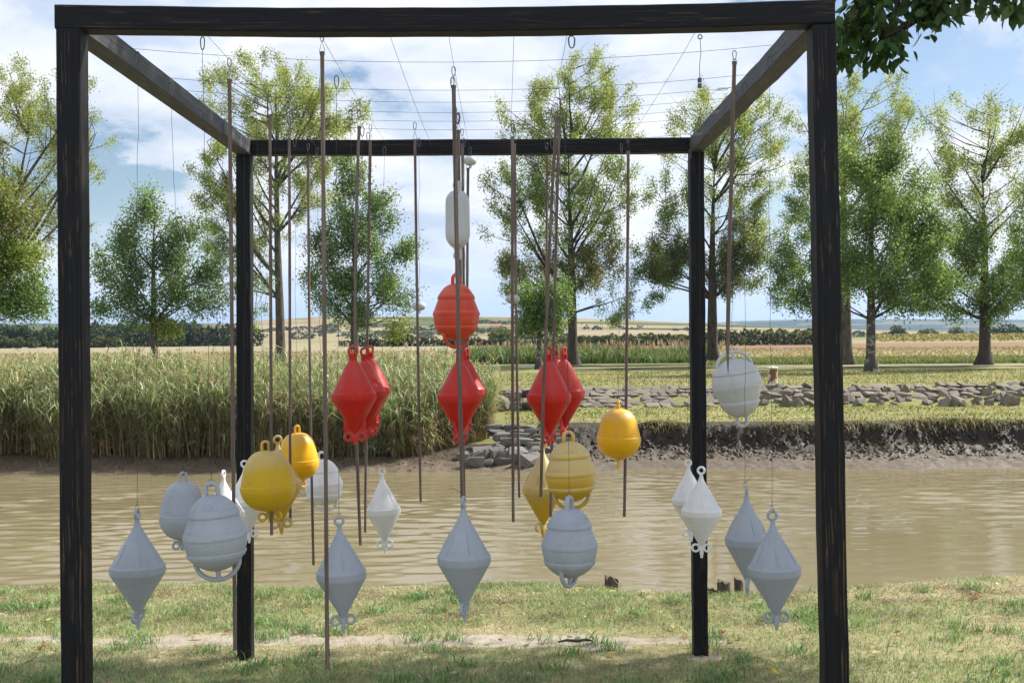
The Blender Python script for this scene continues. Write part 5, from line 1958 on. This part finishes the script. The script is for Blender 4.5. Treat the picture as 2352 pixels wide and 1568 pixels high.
# ------------------------------------------------------------------ near bank: grass, litter, wood
def near_grass():
    parts = []
    n = 250000
    y = 3.9 + (RNG.random(n) ** 0.75) * 4.4
    x = (RNG.random(n) - .5) * (y * 1.02 + 3.2)
    keep = RNG.random(n) > 0
    edge = 7.85 - 0.32 * np.exp(-((x - 1.75) / 1.1) ** 2) + 0.22 * fbm(x * 0.7, 0 * x, 41, 3) + 0.10 * sstep(1.5, 4.5, x)
    onp = pathmask(x, y)
    worn = sstep(-.05, .22, fbm(x * .9, y * 1.6, 91, 4))            # dry patches
    dirt2 = (np.abs(y - 6.25) < .35) & (x > .3) & (RNG.random(n) < .55)
    keep &= ~(onp & (RNG.random(n) < .70 + .27 * vn(x * 3, y * 5, 95))) & (y < edge + .22) & ~(dirt2) & (RNG.random(n) > .35 * worn)
    x, y, worn, edge = x[keep], y[keep], worn[keep], edge[keep]; n = len(x)
    z = znear(x, y)
    green = fbm(x * 2.1, y * 3.0, 92, 4) + .21 - .28 * worn + .25 * sstep(6.1, 5.7, y) - .10 * sstep(6.9, 7.5, y)
    isg = RNG.normal(0, .13, n) < green
    cg = pick([(0.215, 0.315, 0.125), (0.285, 0.37, 0.17), (0.16, 0.26, 0.10), (0.36, 0.42, 0.22)], n)
    cd = pick([(0.49, 0.43, 0.29), (0.42, 0.36, 0.23), (0.57, 0.51, 0.36), (0.33, 0.27, 0.17)], n)
    c = np.where(isg[:, None], cg, cd)
    h = np.where(isg, RNG.uniform(.014, .048, n), RNG.uniform(.008, .035, n)) * (0.7 + .6 * vn(x * 4, y * 4, 93))
    lean = np.where(isg, RNG.uniform(.2, 1.2, n), RNG.uniform(.8, 3.0, n))
    parts.append(blades(np.stack([x, y, z - .003], -1), h, RNG.uniform(.0022, .0046, n), lean, c * .95, c * 1.1, .5))
    # clots of raked dead thatch
    n = 12000
    cx_ = RNG.uniform(-4.5, 5, 150); cy_ = RNG.uniform(6.7, 7.75, 150)
    k = RNG.integers(0, 150, n)
    x = cx_[k] + RNG.normal(0, .07, n); y = cy_[k] + RNG.normal(0, .03, n)
    c = pick([(0.20, 0.15, 0.09), (0.28, 0.22, 0.13), (0.13, 0.095, 0.06)], n)
    parts.append(blades(np.stack([x, y, znear(x, y) + RNG.uniform(0, .025, n)], -1), RNG.uniform(.006, .02, n), np.full(n, .004), RNG.uniform(1, 4, n), c, c, .4))
    n = 9000
    cx_ = RNG.uniform(-4.5, 5, 170); cy_ = RNG.uniform(4.6, 7.6, 170)
    k = RNG.integers(0, 170, n)
    x = cx_[k] + RNG.normal(0, .05, n); y = cy_[k] + RNG.normal(0, .04, n)
    c = pick([(0.16, 0.28, 0.10), (0.20, 0.33, 0.12), (0.13, 0.22, 0.09)], n)
    parts.append(blades(np.stack([x, y, znear(x, y)], -1), RNG.uniform(.03, .085, n), np.full(n, .0055), RNG.uniform(.3, 1.4, n), c, c * 1.15, .5))
    v, f, c = cat(parts)
    tag(link('lawn_grass', npmesh('lawn_grass', v, f, M_GRASS, c)), 'short green and straw-coloured grass on the near bank', 'grass', kind='stuff')
    # scattered fallen leaves and bits
    n = 520
    y = RNG.uniform(4.6, 7.6, n); x = (RNG.random(n) - .5) * y * 1.1
    p = np.stack([x, y, znear(x, y) + .022], -1)
    c = pick([(0.36, 0.22, 0.10), (0.26, 0.15, 0.07), (0.42, 0.34, 0.20), (0.20, 0.10, 0.05), (0.45, 0.36, 0.10)], n)
    a = RNG.random(n) * 6.28
    s = RNG.uniform(.012, .034, n)[:, None]
    d1 = np.stack([np.cos(a), np.sin(a), RNG.uniform(-.3, .3, n)], -1); d2 = np.stack([-np.sin(a), np.cos(a), RNG.uniform(-.4, .4, n)], -1)
    v = np.stack([p - d1 * s, p + d2 * s * .45, p + d1 * s, p - d2 * s * .45 + [0, 0, .004]], 1).reshape(-1, 3)
    f = np.arange(n * 4).reshape(n, 4)
    tag(link('leaf_litter', npmesh('leaf_litter', v, f, M_GRASS, np.repeat(c, 4, 0))), 'small fallen leaves scattered over the near grass', 'fallen leaves', kind='stuff')


near_grass()


def big_leaf(px, py, size, col, label):
    dd = F * CAMZ / (py - 772 - 0.007 * (1176 - px))
    p = P(px, py, dd)
    z = float(znear(p.x, dd))
    v, fcs = [], []
    n = 7
    for i in range(n + 1):
        f = i / n
        w = size * .32 * math.sin(math.pi * min(1, f * .93 + .05)) ** .8
        zc = .02 + .012 * math.sin(f * 5) * size / .06
        for s in (-1, 0, 1):
            v.append(((f - .5) * size, s * w, zc + abs(s) * .010))
    for i in range(n):
        for k in (0, 1):
            a = i * 3 + k
            fcs.append((a, a + 3, a + 4, a + 1))
    me = npmesh('leaf_blade', np.array(v), np.array(fcs), M_GRASS, np.tile(np.array(col), (len(v), 1)), True)
    r = empty('fallen_leaf', (p.x, dd, z), label, 'fallen leaf', 'large fallen leaves')
    r.rotation_euler = (0, 0, random.uniform(0, 6))
    link('blade', me, r)
    MB().tube([(size * .5, 0, .02), (size * .75, .004, .016)], .0012, 5).obj('stalk', M_BARKD, r)


big_leaf(2242, 1382, .085, (0.34, 0.16, 0.09), 'large curled reddish-brown leaf on the bank at right')
big_leaf(1778, 1553, .055, (0.55, 0.42, 0.06), 'yellow leaf on the grass at the bottom, between the right posts')
big_leaf(1660, 1462, .06, (0.36, 0.22, 0.10), 'tan leaf on the ground right of the right back post')
big_leaf(96, 1496, .05, (0.34, 0.17, 0.07), 'brown leaf on the grass at the bottom left')
big_leaf(1585, 1340, .05, (0.42, 0.38, 0.30), 'pale leaf on the bank near the stump')

p = P(1322, 1490, 6.25)
stk = MB().tube([(-.10, 0, .012), (-.05, .006, .02), (0, -.004, .018), (.06, .004, .022), (.09, .0, .016)], [.004, .008, .009, .008, .004], 8).obj('fallen_stick', M_BARKD, angle=70)
stk.location = (p.x, 6.2, float(znear(p.x, 6.2)) + .01)
tag(stk, 'short dark stick lying on the grass in the middle foreground', 'stick')


def mat_oldwood():
    m, t, b, L = newmat('rotten_wood')
    n = noise(t, coords(t, scale=(14, 14, 3)), 2, 5, .7)
    L(rmp(t, n, [(.3, (0.035, 0.026, 0.02)), (.6, (0.12, 0.09, 0.065))]), b.inputs['Base Color'])
    b.inputs['Roughness'].default_value = .95
    bump(t, b, n, .8, .02)
    return m


M_OLD = mat_oldwood()


def stump(name, label, px, pyb, hpx, wpx, d, lean=0, ragged=.3):
    p = P(px, pyb, d)
    k = pxm(d)
    z = float(znear(p.x, d))
    r = empty(name, (p.x, d, z), label, 'wood', None)
    rr_ = random.Random(px)
    h = P(px, pyb - hpx, d).z - z
    w = wpx * k / 2
    m = MB()
    sg = 14
    vs, fs = [], []
    for j, f in enumerate((-.15, .05, .5, .85, 1.0)):
        for q in range(sg):
            a = 2 * math.pi * q / sg
            g = w * (1.1 if j < 2 else 1) * (1 + .13 * math.sin(3 * a + px) + .06 * rr_.uniform(-1, 1))
            vs.append((g * math.cos(a) + lean * f, g * .8 * math.sin(a), h * f + (ragged * h * (rr_.random() - .6) - .10 * h * math.cos(a) if j > 2 else 0)))
    for j in range(4):
        for q in range(sg):
            q2 = (q + 1) % sg
            fs.append((j * sg + q, j * sg + q2, (j + 1) * sg + q2, (j + 1) * sg + q))
    fs.append(tuple(4 * sg + q for q in range(sg)))
    m.add(vs, fs).obj('trunk_stub', M_OLD, r, angle=35)
    n = 60
    a = RNG.random(n) * 6.28
    b_ = np.stack([np.cos(a) * w * 1.25, np.sin(a) * w, -.02 + 0 * a], -1)
    v, f, c = blades(b_, RNG.uniform(.03, .09, n), np.full(n, .005), RNG.uniform(.2, 1, n), pick([(.3, .24, .13)], n), pick([(.26, .25, .1)], n))
    o = link('grass_tuft', npmesh('grass_tuft', v, f, M_GRASS, c), r); o['kind'] = 'stuff'


stump('tree_stump', 'short brown stump at the water edge right of the right back post', 1661, 1362, 26, 30, 7.55)
stump('rotten_log', 'low dark piece of rotten wood between the stump and the right back post', 1637, 1362, 10, 28, 7.6, ragged=.5)
stump('mooring_stake', 'dark stake at the water edge behind the low right buoys', 1697, 1366, 36, 20, 7.6, ragged=.15)
stump('driftwood_chunk', 'small dark chunk of driftwood on the bank edge near the middle', 1403, 1333, 8, 32, 7.75, ragged=.6)


# ------------------------------------------------------------------ overhanging tree at top right
def leaf_shape(n_leaf, cen, dirs, size, cols):
    """folded oval leaf, 8 verts"""
    prof_ = [(0, 0), (.25, .30), (.6, .30), (1.0, 0)]
    n = len(cen)
    a = dirs / np.linalg.norm(dirs, axis=1, keepdims=True)
    b = RNG.standard_normal((n, 3)); b -= a * (a * b).sum(1, keepdims=True); b /= np.linalg.norm(b, axis=1, keepdims=True)
    nn = np.cross(a, b)
    s = size[:, None]
    V_ = [cen, cen + a * s * .30 + b * s * .22 + nn * s * .05, cen + a * s * .33 - nn * s * .02, cen + a * s * .30 - b * s * .22 + nn * s * .05,
          cen + a * s * .66 + b * s * .20 + nn * s * .02, cen + a * s * .68 - nn * s * .04, cen + a * s * .66 - b * s * .20 + nn * s * .02, cen + a * s * 1.0 - nn * s * .10]
    v = np.stack(V_, 1).reshape(-1, 3)
    o = np.arange(n)[:, None] * 8
    tri = [(0, 1, 2), (0, 2, 3), (1, 4, 2), (4, 5, 2), (2, 5, 3), (5, 6, 3), (4, 7, 5), (5, 7, 6)]
    f = np.concatenate([o + np.array([t]) for t in tri], 1).reshape(-1, 3)
    return v, f, np.repeat(cols, 8, 0)


def near_tree():
    base = Vector((6.6, 6.4, 0))
    root = empty('overhanging_tree', base, 'tree beyond the right edge, dark leafy tips hanging into the top right corner', 'tree')
    Z0 = CAMZ
    MB().tube([(0, 0, -.3), (0, 0, .2), (-.05, 0, 1.5), (-.15, .05, 3.0), (-.2, .0, 4.2), (-.3, .1, 6.0), (-.2, 0, 8.0)], [.42, .30, .25, .23, .18, .11, .04], 14).obj('trunk', M_BARKD, root, angle=80)
    pal = [(0.04, 0.085, 0.022), (0.05, 0.10, 0.026), (0.032, 0.07, 0.02), (0.065, 0.115, 0.03)]
    # crown clumps: above the view, shading the front half of the frame
    cl = []
    for k in range(420):
        x = random.uniform(1.6, 7.6); z = random.uniform(2.3, 6.2)
        t = (z + .75)
        yc = random.uniform(3.1, 4.52) + .54 * t      # ends where the shade of the frame ends
        if z < 0.31 * yc + .62: continue
        if math.hypot((x - 4.8) / 3.0, (z - 4.2) / 2.1) > 1.0: continue
        cl.append((x, yc, z))
    for k in range(70):
        z = random.uniform(3.0, 4.0)
        gx = random.choice((random.uniform(-2.8, -2.05), random.uniform(-1.1, 1.3)))
        cl.append((gx + 1.016 * (z + 1.72), random.uniform(5.42, 5.72) + .54 * (z + 1.72), z))
    lb = MB()
    cen, dirs = [], []
    for (x, y, z) in cl:
        p = np.array([x, y, z + Z0])
        j = np.array([base.x - .2, base.y, Z0 + max(1.4, min(4.5, z * .55))])
        m_ = (p + j) / 2 + np.array([0, 0, .35])
        path = [Vector((1 - f) ** 2 * j + 2 * f * (1 - f) * m_ + f * f * p) - base for f in (0, .25, .5, .75, 1)]
        lb.tube(path, [.05, .035, .024, .014, .006], 5)
        n = 130
        cen.append(p + RNG.normal(0, .26, (n, 3)) * np.array([1, .9, .8])); dirs.append(RNG.standard_normal((n, 3)) + np.array([0, 0, -.7]))
    # hanging tips in view: branches drawn where the picture has them
    tips = [  # (start px,py, end px,py, depth, leaves, spread px)
        (2010, -60, 1950, 60, 5.0, 120, 26), (2000, -60, 1935, 120, 5.1, 100, 20), (2030, -60, 1985, 70, 4.95, 110, 26), (2075, -40, 2030, 92, 5.0, 70, 18),
        (2030, 95, 2050, 135, 5.0, 48, 17), (2000, 60, 1990, 140, 5.05, 60, 20), (2030, 85, 2062, 92, 4.98, 26, 12), (1960, 20, 1925, 140, 5.2, 70, 14),
        (2115, -50, 2105, 34, 4.9, 55, 13), (2140, -60, 2138, 66, 4.9, 70, 14), (2165, -60, 2160, 40, 4.9, 60, 14), (2195, -50, 2185, 26, 4.95, 50, 13), (2150, 10, 2165, 50, 4.88, 20, 8),
        (2225, -40, 2225, 18, 4.7, 18, 9), (2260, -40, 2262, 10, 4.7, 14, 7), (2300, -50, 2285, 34, 4.5, 30, 12), (2330, -40, 2335, 34, 4.4, 28, 11), (2370, -60, 2360, 34, 4.5, 34, 14)]
    hb = MB()
    hubj = np.array([4.6, 6.0, Z0 + 2.6])
    for (ax, ay, bx, by, d, n, sp) in tips:
        n = int(n * .72)
        a_, b_ = np.array(P(ax, ay, d)), np.array(P(bx, by, d + .05))
        path = [Vector(q) - base for q in (hubj, (hubj + a_) / 2 + np.array([0, 0, .25]), a_, (a_ + b_) / 2 + RNG.normal(0, .02, 3), b_)]
        hb.tube(path, [.03, .02, .010, .006, .003], 6)
        f = RNG.random((n, 1)) ** .8
        cen.append(a_ + (b_ - a_) * f + RNG.normal(0, 1, (n, 3)) * np.array([1, 1.6, .8]) * sp * pxm(d))
        dirs.append(RNG.standard_normal((n, 3)) * np.array([.8, .8, .6]) + np.array([0, 0, -1.0]))
    # bare twig in view
    a_, b_ = P(2062, -4, 5.0) - base, P(2028, 92, 5.0) - base
    hb.tube([a_, a_.lerp(b_, .5) + Vector((.01, 0, 0)), b_], [.008, .006, .004], 6)
    tag(lb.obj('limbs', M_BARKD, root, angle=80), kind='stuff')
    tag(hb.obj('hanging_twigs', M_BARKD, root, angle=80), kind='stuff')
    cen = np.concatenate(cen); dirs = np.concatenate(dirs)
    n = len(cen)
    v, f, c = leaf_shape(n, cen - np.array(base), dirs, RNG.uniform(.055, .092, n), pick(pal, n, .2))
    tag(link('crown', npmesh('near_crown', v, f, M_NEARLEAF, c), root), kind='stuff')


near_tree()

# ------------------------------------------------------------------ haze
hm, ht, hb_, hL = newmat('air_haze')
ht.nodes.remove(hb_)
pv = nd(ht, 'ShaderNodeVolumePrincipled')
pv.inputs['Color'].default_value = (0.50, 0.68, 1.0, 1)
pv.inputs['Density'].default_value = 0.00014
pv.inputs['Anisotropy'].default_value = 0.2
hL(pv.outputs[0], ht.nodes['Material Output'].inputs['Volume'])
hz = MB().box((0, 4600, 45), (5600, 4800, 52)).obj('haze', hm, smooth=False)
tag(hz, kind='stuff', label='thin blue summer haze over the plain', cat='haze')
